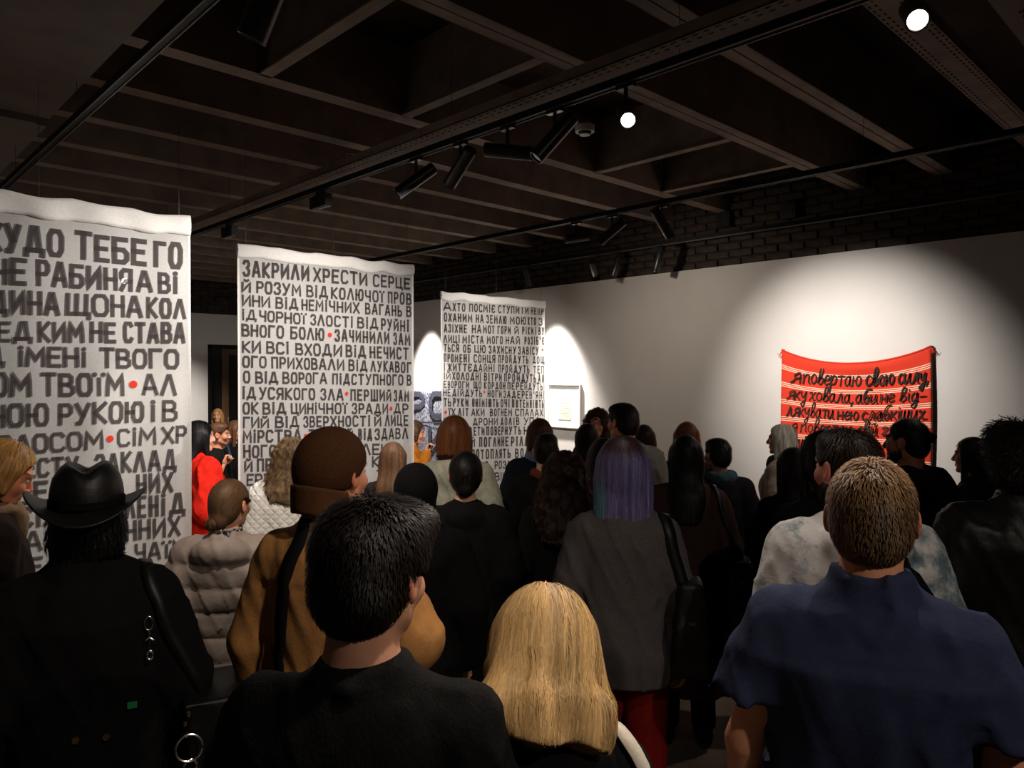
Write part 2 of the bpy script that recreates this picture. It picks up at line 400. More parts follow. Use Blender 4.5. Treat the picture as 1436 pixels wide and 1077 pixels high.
# ------------------------------------------------------------------ tracks and lamps
def track(x, y0, y1, label, z=TRK):
    o = empty('lighting_track', (x, (y0+y1)/2, z), label, 'lighting track', 'black lighting tracks')
    h = (y1-y0)/2
    MB().box((-0.018, -h, 0), (0.018, h, 0.034)).build('rail', M['track_metal'], o)
    MB().box((-0.020, -h, -0.004), (-0.014, h, 0)).box((0.014, -h, -0.004), (0.020, h, 0)).build('lip', M['steel'], o)
    y = y0+0.35
    while y < y1-0.2:
        MB().tube([(0, y-(y0+y1)/2, 0.034), (0, y-(y0+y1)/2, (SLAB if x != 1.0 else 3.4)-z)], 0.0018, 5).build('suspension_wire', M['steel'], o)
        y += 1.45
    return o
track(1.0, -2.0, 9.5, 'black lighting track under the edge of the plain ceiling boards')
track(2.57, -3.0, 11.4, 'long black lighting track under the perforated tray')
track(4.59, -1.5, 11.0, 'black lighting track between the tray and the wall')
track(6.02, -1.5, 11.5, 'black lighting track nearest the white wall')

def spotlight(x, y, target, label, lit=False, ln=0.20, r=0.036, group='black cylinder spotlights', dz=0.11):
    o = empty('track_spotlight', (x, y, TRK), label, 'spotlight', group)
    MB().box((-0.014, -0.045, -0.022), (0.014, 0.045, 0.0)).build('adapter', M['black_metal'], o)
    MB().tube([(0,0,-0.02),(0,0,-dz+0.0)], 0.009, 8).build('arm', M['black_metal'], o)
    c = Vector((0, 0, -dz-r*0.6)); d = (Vector(target)-Vector((x, y, TRK))-c).normalized()
    a = c - d*ln*0.5; b = c + d*ln*0.5
    MB().tube([a, a+d*0.004, b-d*0.004, b], [r*0.9, r, r, r*0.97], 22).build('body', M['black_metal'], o, True)
    rim = MB().tube([b-d*0.002, b+d*0.008], r*1.01, 22, caps=False).tube([b+d*0.001, b+d*0.008], r*0.86, 22, caps=False).annulus(b+d*0.008, d, r*0.86, r*1.01).build('rim', M['steel'] if lit else M['black_metal'], o, True)
    MB().disc(b+d*0.002, d, r*0.80, 20).build('lens', M['lens_lit'] if lit else M['lens_off'], o)
    return o
def track_y(px, X):
    t = (px-718)/F; return X*(0.7212-0.6927*t)/(0.6927+0.7212*t)
X2 = 2.57
spotlight(X2, track_y(584, X2), (1.05, 4.4, 1.7), 'black spotlight farthest along the main track aimed at the fabric', False, 0.26, 0.036)
spotlight(X2, track_y(646, X2), (2.75, 5.0, 1.7), 'second black spotlight of the main track with a glint in its lens', False, 0.24, 0.038)
spotlight(X2, track_y(712, X2), (3.8, 0.9, 2.75), 'nearly level spotlight with pale unlit lens turned to the wall', False, 0.24, 0.036)
spotlight(X2, track_y(778, X2), (1.75, 3.0, 1.9), 'steeply tilted black spotlight between the pale lens and the lit lamp', False, 0.26, 0.037)
spotlight(X2, track_y(877, X2), (0.9, 0.3, 1.4), 'lit round spotlight shining over the middle of the crowd', True, 0.16, 0.036)
spotlight(X2, track_y(1278, X2), (1.2, 0.15, 2.0), 'nearest lit spotlight, hanging at the cable tray crossing', True, 0.16, 0.036, dz=0.08)
spotlight(X2, 8.8, (0.3, 1.0, 1.6), 'lit spotlight glowing through the wide fabric panel', True, 0.16, 0.036, dz=0.2)
X3 = 4.59
spotlight(X3, track_y(808, X3), (6.4, 3.0, 3.4), 'short spotlight with pale lens on the track before the wall', False, 0.2, 0.036)
spotlight(X3, track_y(858, X3), (3.9, 5.0, 1.9), 'black spotlight tilted towards the printed fabrics, middle of three', False, 0.24, 0.036)
spotlight(X3, track_y(928, X3), (6.2, 3.0, 1.4), 'black spotlight tilted down towards the red cloth', False, 0.24, 0.036)
X4 = 6.02
spotlight(X4, track_y(832, X4), (6.3, 5.2, 2.9), 'black spotlight on the wall track above the framed picture', False, 0.22, 0.034)
spotlight(X4, track_y(864, X4), (5.7, 5.2, 1.2), 'slim black spotlight with a glint near the wall edge', False, 0.22, 0.034)
spotlight(X4, track_y(923, X4), (6.02, 5.15, 0.0), 'black spotlight hanging straight down before the white wall', False, 0.24, 0.034)
spotlight(1.0, track_y(386, 1.0), (0.72, 2.6, 1.9), 'large black cylinder lamp hanging at the ceiling boards', False, 0.32, 0.043, dz=0.09)
for nm, x, y, tg, lab in [('a', 6.02, 6.0, (6.46, 5.98, 1.50), 'black spotlight aimed at the framed picture, farther along'), ('b', 6.02, 8.35, (6.46, 8.35, 1.50), 'far black spotlight aimed into the corner'),
                     ('c', 2.57, 10.6, (4.35, 12.9, 1.3), 'far black spotlight aimed at the wall by the door')]:
    spotlight(x, y, tg, lab)
def module(y, label, x=2.57):
    o = empty('linear_downlight', (x, y, TRK), label, 'downlight', 'five-cell linear downlights')
    MB().box((-0.016, -0.04, -0.03), (0.016, 0.04, 0)).build('adapter', M['black_metal'], o)
    MB().box((-0.026, -0.105, -0.115), (0.026, 0.105, -0.03)).build('housing', M['black_metal'], o)
    for k in range(5):
        yy = -0.084+0.042*k
        MB().tube([(0, yy, -0.121), (0, yy, -0.117)], [0.015, 0.016], 12).build('reflector', M['lens_off'], o, True)
    return o
module(4.56, 'linear five-cell downlight on the main track above the middle fabric')
module(6.05, 'linear five-cell downlight beside the gap between two fabrics')

# ------------------------------------------------------------------ lettering
O_ = [(0,.22),(0,.78),(.22,1),(.78,1),(1,.78),(1,.22),(.78,0),(.22,0)]
G = {  # width, strokes; a leading 'c' closes the stroke
'А':(1.0,[[(0,0),(.42,1),(.58,1),(1,0)],[(.16,.3),(.84,.3)]]), 'Б':(.9,[[(.95,1),(0,1),(0,0),(.75,0),(1,.15),(1,.4),(.75,.55),(0,.55)]]),
'В':(.9,[['c',(0,0),(0,1),(.65,1),(.88,.88),(.88,.65),(.65,.53),(1,.38),(1,.12),(.75,0)],[(0,.53),(.65,.53)]]), 'Г':(.75,[[(1,1),(0,1),(0,0)]]),
'Д':(1.15,[['c',(.18,.1),(.42,1),(.66,1),(.82,.1)],[(0,-.1),(.02,.1),(1,.1),(.98,-.1)]]), 'Е':(.78,[[(1,1),(0,1),(0,0),(1,0)],[(0,.52),(.85,.52)]]),
'Є':(.85,[[(1,.85),(.78,1),(.22,1),(0,.78),(0,.22),(.22,0),(.78,0),(1,.15)],[(0,.5),(.7,.5)]]), 'Ж':(1.35,[[(.5,0),(.5,1)],[(0,1),(.42,.5),(0,0)],[(1,1),(.58,.5),(1,0)]]),
'З':(.8,[[(0,.82),(.2,1),(.75,1),(.95,.85),(.95,.68),(.65,.53),(1,.36),(1,.16),(.75,0),(.2,0),(0,.16)]]), 'И':(.95,[[(0,1),(0,0),(1,1),(1,0)]]),
'І':(.05,[[(.5,0),(.5,.78)],['d',(.5,1.02)]]), 'Ї':(.25,[[(.5,0),(.5,.78)],['d',(-.3,1.0)],['d',(1.3,1.0)]]), 'Й':(.95,[[(0,.82),(0,0),(1,.82),(1,0)],[(.25,1.08),(.5,.98),(.75,1.08)]]),
'К':(.85,[[(0,0),(0,1)],[(1,1),(.1,.5),(1,0)]]), 'Л':(1.0,[[(0,0),(.45,1),(.58,1),(1,0)]]), 'М':(1.15,[[(0,0),(.05,1),(.5,.35),(.95,1),(1,0)]]),
'Н':(.85,[[(0,0),(0,1)],[(1,0),(1,1)],[(0,.5),(1,.5)]]), 'О':(.85,[['c']+O_]), 'П':(.85,[[(0,0),(0,1),(1,1),(1,0)]]),
'Р':(.8,[[(0,0),(0,1),(.75,1),(1,.85),(1,.6),(.75,.45),(0,.45)]]), 'С':(.85,[[(1,.86),(.8,1),(.2,1),(0,.8),(0,.2),(.2,0),(.8,0),(1,.14)]]),
'Т':(.9,[[(0,1),(1,1)],[(.5,1),(.5,0)]]), 'У':(.9,[[(0,1),(.52,.42)],[(1,1),(.3,0),(.08,0)]]), 'Х':(.95,[[(0,1),(1,0)],[(1,1),(0,0)]]),
'Ц':(.95,[[(0,1),(0,.05),(1.1,.05),(1.1,-.15)],[(.85,1),(.85,.05)]]), 'Ч':(.8,[[(0,1),(0,.6),(.2,.45),(1,.45)],[(1,1),(1,0)]]),
'Ш':(1.25,[[(0,1),(0,0),(1,0),(1,1)],[(.5,0),(.5,1)]]), 'Щ':(1.25,[[(0,1),(0,.05),(1.08,.05),(1.08,-.18)],[(.45,.05),(.45,1)],[(.92,.05),(.92,1)]]),
'Ь':(.75,[[(0,1),(0,0),(.75,0),(1,.15),(1,.38),(.75,.5),(0,.5)]]), 'Ю':(1.2,[[(0,0),(0,1)],[(0,.5),(.42,.5)],['c']+[(.42+x*.58,y) for x, y in O_]]),
'Я':(.8,[[(1,0),(1,1),(.25,1),(0,.85),(0,.6),(.25,.45),(1,.45)],[(.45,.45),(0,0)]]), "'":(.1,[[(.5,.75),(.5,1.05)]]),
}
S_ = {  # handwriting, x-height = 1
'я':(.85,[[(0,0),(.2,.15),(.42,.5)],[(.8,0),(.8,1),(.45,.98),(.3,.75),(.45,.5),(.8,.5)]]), 'п':(.85,[[(0,1),(.05,.5),(0,0)],[(0,.5),(.3,1),(.6,.9),(.62,.2),(.8,0)]]),
'о':(.7,[['c',(.3,1),(.05,.7),(.05,.3),(.3,0),(.55,.25),(.58,.7)]]), 'в':(.7,[[(.0,.2),(.25,.6),(.55,1.5),(.4,1.85),(.2,1.5),(.12,.3),(.35,0),(.6,.35),(.5,.75),(.2,.65)]]),
'е':(.7,[[(0,.45),(.5,.6),(.5,.95),(.25,1),(.02,.5),(.2,.02),(.65,.2)]]), 'р':(.75,[[(0,1),(.02,.3),(-.05,-.8)],[(0,.4),(.3,1),(.6,.8),(.5,.2),(.1,.1)]]),
'т':(.8,[[(0,.97),(.35,1.03),(.75,1)],[(.38,1),(.38,.5),(.35,0)]]), 'а':(.85,[[(.55,.8),(.35,1),(.05,.65),(.05,.25),(.25,0),(.52,.35),(.58,1),(.58,.2),(.8,0)]]),
'ю':(1.05,[[(0,1),(.02,.5),(0,0)],[(0,.5),(.2,.55),(.38,.5)],['c',(.62,1),(.4,.7),(.4,.3),(.62,0),(.88,.25),(.9,.7)]]), 'с':(.65,[[(.55,.85),(.3,1),(.03,.6),(.1,.15),(.3,0),(.6,.2)]]),
'и':(.85,[[(0,1),(0,.3),(.18,0),(.55,.6),(.6,1),(.6,.2),(.8,0)]]), 'л':(.85,[[(0,0),(.18,.15),(.42,1),(.6,.9),(.62,.2),(.8,0)]]),
'у':(.75,[[(0,1),(.05,.5),(.3,.35),(.6,1),(.5,-.2),(.3,-.8),(.05,-.5),(.4,-.1)]]), ',':(.2,[[(.15,.1),(.0,-.35)]]), 'к':(.75,[[(0,1.05),(.02,.5),(0,0)],[(.6,1),(.3,.65),(.05,.5),(.35,.35),(.65,0)]]),
'х':(.75,[[(0,.9),(.2,1),(.45,.1),(.68,.05)],[(.62,1),(.3,.5),(0,0)]]), 'б':(.75,[[(.75,1.75),(.35,1.65),(.05,1.0),(.05,.25),(.3,0),(.55,.4),(.4,.9),(.1,.6)]]),
'н':(.8,[[(0,1),(.02,.5),(0,0)],[(.6,1),(.6,.5),(.62,0)],[(0,.5),(.3,.47),(.6,.5)]]), 'і':(.3,[[(.1,1),(.1,.2),(.25,0)],['d',(.12,1.4)]]),
'д':(.8,[[(.55,.8),(.3,1),(.05,.55),(.2,0),(.52,.4),(.6,1),(.55,-.4),(.3,-.8),(.1,-.45),(.7,.1)]]), '-':(.7,[[(0,.55),(.6,.6)]]),
'ш':(1.1,[[(0,1),(0,.2),(.15,0),(.4,.4),(.42,1),(.42,.2),(.6,0),(.85,.5),(.85,1),(.85,.2),(1.0,0)]]), 'й':(.85,[[(0,1),(0,.3),(.18,0),(.55,.6),(.6,1),(.6,.2),(.8,0)],[(.15,1.45),(.3,1.3),(.5,1.45)]]),
'г':(.65,[[(.02,.75),(.25,1),(.5,.8),(.3,.45),(.05,.1),(.3,.0),(.6,.12)]]), '.':(.2,[['d',(.1,.05)]]),
}
class Ink:
    def __init__(s): s.V = []; s.Q = []; s.k = 0
    def strip(s, pts, wdt, place, closed=False, lift=0.0):
        """pts in 2-D metres on the sheet"""
        P = [np.array(p, float) for p in pts]
        # subdivide
        R = []
        n = len(P)
        for i in range(n if closed else n-1):
            a = P[i]; b = P[(i+1) % n]; m = max(1, int(np.linalg.norm(b-a)/0.03))
            for j in range(m): R.append(a+(b-a)*j/m)
        if not closed: R.append(P[-1])
        n = len(R); b0 = len(s.V)
        if not closed:
            for e, f_ in ((0, 1), (-1, -2)):
                d = R[e]-R[f_]; l = np.linalg.norm(d)
                if l > 1e-6: R[e] = R[e]+d/l*wdt*0.42
        for i in range(n):
            a = R[i-1] if (closed or i > 0) else R[i]; c = R[(i+1) % n] if (closed or i < n-1) else R[i]
            d1 = R[i]-a; d2 = c-R[i]
            l1 = np.linalg.norm(d1); l2 = np.linalg.norm(d2)
            if l1 < 1e-9: d1, l1 = d2, l2
            if l2 < 1e-9: d2, l2 = d1, l1
            if l1 < 1e-9: d1 = d2 = np.array([1., 0]); l1 = l2 = 1
            n1 = np.array([-d1[1], d1[0]])/l1; n2 = np.array([-d2[1], d2[0]])/l2
            mnv = n1+n2; q = np.linalg.norm(mnv)
            mnv = n1 if q < 1e-6 else mnv/q
            mi = min(1.0/max(0.35, float(mnv @ n1)), 1.8)
            wv = wdt*0.5*mi
            for sg in (1, -1): s.V.append(place(*(R[i]+mnv*wv*sg), lift))
        for i in range(n if closed else n-1):
            a = b0+2*i; c = b0+2*((i+1) % n)
            s.Q.append((a, a+1, c+1, c))
    def dot(s, c, r, place, lift=0.0):
        b0 = len(s.V); m = 12
        s.V.append(place(c[0], c[1], lift))
        for k in range(m): s.V.append(place(c[0]+math.cos(2*math.pi*k/m)*r, c[1]+math.sin(2*math.pi*k/m)*r, lift))
        for k in range(0, m, 2): s.Q.append((b0, b0+1+k, b0+1+(k+1) % m, b0+1+(k+2) % m))
    def build(s, name, m, parent):
        return link(name, mesh_np(name, s.V, s.Q, smooth=False, mats=[m]), parent)

def spline(pts, closed=False, n=5):
    P = [np.array(p, float) for p in pts]; m = len(P); out = []
    for i in range(m if closed else m-1):
        g = (lambda j: P[j % m]) if closed else (lambda j: P[min(max(j, 0), m-1)])
        a, b, c, d = g(i-1), g(i), g(i+1), g(i+2)
        for k in range(n):
            t = k/n; out.append(0.5*((2*b)+(c-a)*t+(2*a-5*b+4*c-d)*t*t+(3*b-a-3*c+d)*t**3))
    if not closed: out.append(P[-1])
    return out

jr = random.Random(11)
def letter_rows(rows, to_uv, place, th_rel, ink, font=G, cursive=False, gap=0.22, slant=0.0, jitter=1.0):
    """rows: (words, (x, ytop, ybot) knots ...) in photograph pixels; to_uv unprojects a pixel on the sheet"""
    for words_, knots in rows:
        ks = sorted(knots); xs = [k[0] for k in ks]
        for word, x0, x1 in words_:
            gl = [(font[ch][0]*(1 if ch not in 'ІЇ' else 1)+(0.16 if ch in 'ІЇ' and not cursive else 0), font[ch][1], ch) for ch in word]
            tot = sum(g[0] for g in gl) + gap*(len(gl)-1)
            tt = float(np.interp((x0+x1)/2, xs, [k[1] for k in ks])); bb = float(np.interp((x0+x1)/2, xs, [k[2] for k in ks]))
            hh = bb-tt; th_px = th_rel*hh
            inner = (x1-x0) - (th_px*len(gl) if not cursive else 0)
            cur = x0
            for wd, strokes, ch in gl:
                if cursive: wpx = wd*(x1-x0)/tot; step = wpx + gap*(x1-x0)/tot
                else:
                    u = (inner - gap*0.32*hh*(len(gl)-1)) / max(0.05, sum(g[0] for g in gl)); wpx = max(0.5, wd*u); step = wpx+th_px+gap*0.32*hh
                xa = cur + (0 if cursive else th_px/2); xb = xa+wpx
                ju = jr.uniform(-.03, .03)*jitter; jd = jr.uniform(-.03, .03)*jitter; jl = jr.uniform(-.04, .04)*jitter
                def mp(x, y):
                    px = xa + (x + jl*(y-.5))*(xb-xa) + slant*y*hh if not cursive else xa + x*(xb-xa)/max(wd, .01) + slant*y*hh
                    top = float(np.interp(px, xs, [k[1] for k in ks])); bot = float(np.interp(px, xs, [k[2] for k in ks]))
                    if not cursive: top += th_px/2; bot -= th_px/2
                    return to_uv(px, bot + (top-bot)*(y*(1+ju)+jd*(1-abs(y-.5))))
                o0 = to_uv(xa, tt); o1 = to_uv(xa, bb); hm = abs(o1[1]-o0[1]); th = th_rel*hm*jr.uniform(.93, 1.07)
                for st in strokes:
                    ink.k += 1; lift = (ink.k % 7)*0.00012
                    if st[0] == 'd': ink.dot(mp(*st[1]), th*0.62, place, lift); continue
                    cl = st[0] == 'c'; pts = st[1:] if cl else st
                    if cursive: pts = spline(pts, cl)
                    ink.strip([mp(*p) for p in pts], th, place, cl, lift)
                cur += step

B1 = [
 ([('Ж',-30,4),('У',7,30),('ДО',33,90),('ТЕБЕ',105,207),('ГО',216,256)], [(0,311,354),(256,342,379)]),
 ([('НЕ',-12,38),('РАБИНЯ',51,187),('А',192,215),('ВІ',222,250)], [(15,361,400),(250,383,413)]),
 ([('ДИНА',-12,84),('ЩО',92,153),('НА',155,201),('КОЛ',206,261)], [(20,406,442),(260,419,448)]),
 ([('ЕД',-4,46),('КИМ',53,118),('НЕ',126,163),('СТАВА',173,260)], [(0,450,480),(260,452,482)]),
 ([('Д',-20,8),('ІМЕНІ',25,122),('ТВОГО',139,251)], [(0,485,514),(251,489,518)]),
 ([('ОМ',-12,45),('ТВОЇМ',57,175),('АЛ',199,248)], [(0,522,557),(247,524,555)]),
 ([('НОЮ',-16,69),('РУКОЮ',82,203),('І',212,217),('В',227,249)], [(0,566,600),(249,561,591)]),
 ([('ОЛОСОМ',-4,145),('СІМ',164,220),('ХР',226,262)], [(0,611,640),(262,596,621)]),
 ([('ЕСТУ',34,110),('ЗАКЛАД',132,248)], [(40,643,671),(248,629,660)]),
 ([('ВЕ',22,68),('НИХ',192,243)], [(25,676,709),(243,661,690)]),
 ([('ВСІХ',0,85),('ЛЕНІ',176,233),('Д',237,261)], [(0,714,744),(260,690,722)]),
 ([('НА',8,60),('С',68,92),('ННИХ',176,254)], [(8,748,778),(254,723,752)]),
 ([('ТЕ',20,60),('ЧАЇМ',190,262)], [(20,784,812),(262,755,780)]),
]
D1_ = [(187.5,539,5.6),(154,615,4.8)]
B2 = [
 ([('ЗАКРИЛИ',340,434),('ХРЕСТИ',439,515),('СЕРЦЕ',522,576)], [(340,364,388),(430,373,394.5),(575,390,406.5)]),
 ([('Й',338.5,352),('РОЗУМ',359,422),('ВІД',429,461),('КОЛЮЧОЇ',464,538),('ПРОВ',543,578)], [(340,392,410),(575,411,428)]),
 ([('ИНИ',339,379),('ВІД',386,418),('НЕМІЧНИХ',422,504),('ВАГАНЬ',511,565),('В',570,578)], [(340,413,430),(575,429,445)]),
 ([('ІД',338.5,360),('ЧОРНОЇ',363,429),('ЗЛОСТІ',435,495),('ВІД',500,530),('РУЙНІ',533,575)], [(340,433.5,449.5),(575,449,466)]),
 ([('ВНОГО',338.5,398),('БОЛЮ',406,456),('ЗАЧИНИЛИ',469,546),('ЗАМ',551,576.5)], [(340,453.5,472),(575,467.5,485)]),
 ([('КИ',339,366),('ВСІ',373,405),('ВХОДИ',413,480),('ВІД',484,513),('НЕЧИСТ',517,574.5)], [(340,477,495),(575,487.5,505)]),
 ([('ОГО',339.5,374),('ПРИХОВАЛИ',380,483),('ВІД',488,515),('ЛУКАВОГ',518,578)], [(340,498,515.5),(575,507.5,523.5)]),
 ([('О',340.5,351),('ВІД',357.6,390),('ВОРОГА',395,460),('ПІДСТУПНОГО',466,567),('В',571,578)], [(340,520,537.6),(575,525.5,541)]),
 ([('ІД',339,359.5),('УСЯКОГО',363,443),('ЗЛА',450,482),('ПЕРШИЙ',491,549),('ЗАМ',552,575)], [(340,542,560),(575,547,563.6)]),
 ([('ОК',340,362.5),('ВІД',368,400.5),('ЦИНІЧНОЇ',406,487),('ЗРАДИ',493,544),('ДР',552,574)], [(340,564,581.5),(575,565.5,580.5)]),
 ([('ГИЙ',340.5,377.5),('ВІД',385,418.5),('ЗВЕРХНОСТІ',424,519),('Й',523,533.5),('ЛИЦЕ',538,574)], [(340,584,601),(575,581.5,597.5)]),
 ([('МІРСТВА',340,421.5),('ТРЕТІЙ',432,496),('ВІД',502,521),('ЗДАВЛ',523.5,574)], [(340,603,621.5),(575,600,616)]),
 ([('НОГО',341,388),('ГНІВУ',395,462),('ЛЕНЬ',506,556)], [(340,624,642.6),(575,621,637)]),
 ([('Й',342.4,355),('ПРИХОВ',360.5,432),('КАЛ',520,556)], [(340,643.6,663),(575,638.5,653)]),
 ([('ЕРТИ',346,396),('ТА',526,548)], [(340,665,682),(575,657,672)]),
 ([('ЕТ',358,377),('НІ',528,546)], [(340,686,701),(575,676,690)]),
]
D2_ = [(463,469.6,3.4),(486,552,2.8),(548,573,2.9),(427.6,611.4,3.2)]
B3 = [
 ([('А',621,633.5),('ХТО',634.6,653),('ПОСМІЄ',657,694.5),('СТУПИТИ',698,741),('НЕПР',743.5,763)], [(621,423.4,436),(763,431.5,442)]),
 ([('ОХАНИМ',622,662),('НА',666,678),('ЗЕМЛЮ',681,711),('МОЮ',715,737),('ХТО',738.5,752),('З',755,761.4)], [(621,438,451),(763,446,457)]),
 ([('АЗІХНЕ',622,655),('НА',660.6,674.5),('МОЇ',676.5,693),('ГОРИ',697,717),('Й',721,727.5),('РІКИ',731,748),('І',750,751.5),('ВУ',755,763.6)], [(621,454,466.5),(763,459,470)]),
 ([('ЛИЦІ',621,646),('МІСТА',648.6,678),('МОГО',682,705.4),('НАЙ',709,729),("РОЗІБ'Є",734,763.6)], [(621,469.5,481),(763,472.5,484)]),
 ([('ТЬСЯ',621.5,645),('ОБ',649.4,660),('ЦЮ',664,681),('ЗАХИСНУ',684.5,724),('ЗАВІСУ',725.5,755.6)], [(621,482,493.6),(763,487,498.6)]),
 ([('ПРОМЕНІ',621.5,658.6),('СОНЦЯ',663,694.5),('ПРОЙДУТЬ',698,740.5),('ДОЩ',746,764)], [(621,495.5,508),(763,499.5,510.5)]),
 ([('І',621.5,624),('ЖИТТЄДАЙНІ',627,693.7),('ПРОЙДУТЬ',698,742),('ТЕП',747,764)], [(621,509,520.5),(763,513,524.5)]),
 ([('ІЙ',621,632.7),('ХОЛОДНІ',634.5,674.5),('ВІТРИ',678,704),('ПРОЙДУТЬ',707,752),('АЛ',754,764)], [(621,521.5,532.5),(763,524.5,537)]),
 ([('Е',621,626),('ВОРОГИ',627.5,658),('ЩО',663,675),('КОРДОН',678,709.6),('ПЕРЕЙДУТЬ',712,762)], [(621,533.7,544),(763,537,548)]),
 ([('НЕ',620.5,632.7),('ДІЙДУТЬ',635,676),('НОГИ',683,704),("ЗАДЕРЕВ'ЯНІ",706,764)], [(621,544.8,555.5),(763,549,560)]),
 ([('ТЬ',620.5,633.5),('РУКИ',636,657),('ОНІМІЮТЬ',661,699),('ОЧІ',702,716),('ПОТЕМНІЮТЬ',718,763)], [(621,557.5,570),(763,561,572.6)]),
 ([('ЇХ',628.5,640),('ЛІТ',643,657),('АКИ',660,679.5),('ВОГНЕМ',686,719),('СПАЛАХ',722,762)], [(621,572,583.5),(763,573.5,584)]),
 ([('НУТЬ',621,650),('ДРОНИ',662,698),('ДОЛІВ',702,728),('УПА',733,757)], [(621,586,597),(763,585,596)]),
 ([('ЛЕТИ',657,679.5),('ПОВЕРНУТЬ',681,730.5),('НА',733,750)], [(621,599,612),(763,597,609)]),
 ([('Й',655,666),('ПОГЛИНЕ',671,715),('РІЛЛЯ',717,746)], [(621,614,628),(763,611,625)]),
 ([('ПОТОПЛЯТЬ',660,718),('ВОДИ',722,748)], [(621,631,646),(763,628,641)]),
 ([('ВОДА',640,687),('РОЗІ',692,716)], [(621,648,660),(763,645,656)]),
 ([('ОВІК',683.7,714)], [(621,664,677),(763,661,672)]),
 ([('М',678,687),('РО',690,710)], [(621,680,692),(763,676,688)]),
 ([('АЯ',691,707)], [(621,695,707),(763,692,703)]),
 ([('ЧИ',690,706)], [(621,710,722),(763,706,717)]),
]
D3_ = [(761,490.6,2.0),(679,549.6,2.0),(624.4,578,2.7)]

def banner(label, Y, x0, x1, ztop, zbot, rows, dots, seed, th_rel, hem=0.115, amp=0.012):
    """sheer printed sheet hanging in the plane Y, folds along X"""
    rr = random.Random(seed); ph = [rr.uniform(0, 6.28) for _ in range(8)]
    def wave(x, z):
        k = (ztop-z)/2.6
        edge = math.exp(-((x1-x)/0.10)**2)*0.018 if x < x1 else 0
        return amp*(0.35+0.9*k)*(math.sin(x*9+ph[0]+z*0.5)+0.6*math.sin(x*17+ph[1]-z*0.9)+0.3*math.sin(x*5+z*3+ph[2])) + edge*k
    def surf(x, z, lift=0.0): return (x, Y + wave(x, z) - lift, z)
    root = empty('printed_banner', (0, 0, 0), label, 'fabric banner', 'sheer lettered hangings')
    nx = 60; nz = 110
    V = []; Q = []
    def top(x): return ztop + 0.004*math.sin(x*11+ph[3]) + 0.003*math.sin(x*23+ph[4]) - 0.008*abs(math.sin((x-x0)/(x1-x0)*math.pi*5))
    for j in range(nz+1):
        for i in range(nx+1):
            x = x0+(x1-x0)*i/nx; z = zbot + (top(x)-0.02-zbot)*j/nz; V.append(surf(x, z))
    for j in range(nz):
        for i in range(nx): a = j*(nx+1)+i; Q.append((a, a+1, a+nx+2, a+nx+1))
    link('sheet', mesh_np('sheet', V, Q, mats=[M['linen']]), root)
    # rod sleeve: a flattened tube of folded cloth with the rod inside
    V = []; Q = []; sg = 10
    for i in range(nx+1):
        x = x0+(x1-x0)*i/nx; h = hem*(0.92+0.14*abs(math.sin((x-x0)/(x1-x0)*math.pi*4.5+ph[5]))); zt = top(x)
        for k in range(sg):
            a = 2*math.pi*k/sg; z = zt-h/2+math.sin(a)*h/2
            V.append((x, Y+wave(x, z)-0.004+math.cos(a)*(0.012+0.004*math.sin(x*25+ph[6])), z))
    for i in range(nx):
        for k in range(sg): a = i*sg+k; b = i*sg+(k+1) % sg; Q.append((a, b, b+sg, a+sg))
    link('rod_sleeve', mesh_np('rod_sleeve', V, Q, mats=[M['linen_hem']]), root)
    MB().tube([(x0-0.01, Y, ztop-0.045), (x1+0.01, Y, ztop-0.045)], 0.003, 8).build('rod', M['steel'], root)
    for xx in (x0+0.06, (x0+x1)/2, x1-0.06): MB().tube([(xx, Y, ztop-0.045), (xx, Y, SLAB)], 0.0012, 5).build('suspension_wire', M['steel'], root)
    # selvedges
    for xe, s_ in ((x0, 1), (x1, -1)):
        V = []; Q = []
        for j in range(nz+1):
            z = zbot+(ztop-0.06-zbot)*j/nz
            V.append(surf(xe, z, 0.002)); V.append(surf(xe+s_*0.014, z, 0.002))
        for j in range(nz): Q.append((2*j, 2*j+1, 2*j+3, 2*j+2))
        link('selvedge', mesh_np('selvedge', V, Q, mats=[M['linen_hem']]), root)
    ink = Ink()
    def to_uv(px, py): p = on_plane(px, py, 1, Y); return (p[0], p[2])
    place = lambda u, v, lift=0.0: surf(u, v, 0.0028+lift)
    letter_rows(rows, to_uv, place, th_rel, ink)
    ink.build('lettering', M['ink'], root)
    for (px, py, r) in dots:
        ind = Ink(); c = to_uv(px, py); r2 = abs(to_uv(px, py+r)[1]-c[1]); ind.dot(c, r2, place, 0.001); ind.build('red_dot', M['red_ink'], root)
    return root
YB1, YB2, YB3 = 4.4, 5.0, 5.8
def zx(px, py, Y): p = on_plane(px, py, 1, Y); return p
r1 = zx(266, 303, YB1); banner('widest-looking sheer white fabric with block lettering behind the hat', YB1, r1[0]-1.5, r1[0], r1[2], 0.12, B1, D1_, 1, 0.175)
l2 = zx(333, 339, YB2); r2 = zx(580, 372, YB2); banner('middle sheer white fabric with dense block lettering and red dots behind the brown cap', YB2, l2[0], r2[0], (l2[2]+r2[2])/2, 0.12, B2, D2_, 2, 0.180, 0.095)
l3 = zx(618, 406, YB3); r3 = zx(764, 423, YB3); banner('farthest sheer white fabric with small block lettering beside the framed picture', YB3, l3[0], r3[0], (l3[2]+r3[2])/2, 0.12, B3, D3_, 3, 0.185, 0.085)

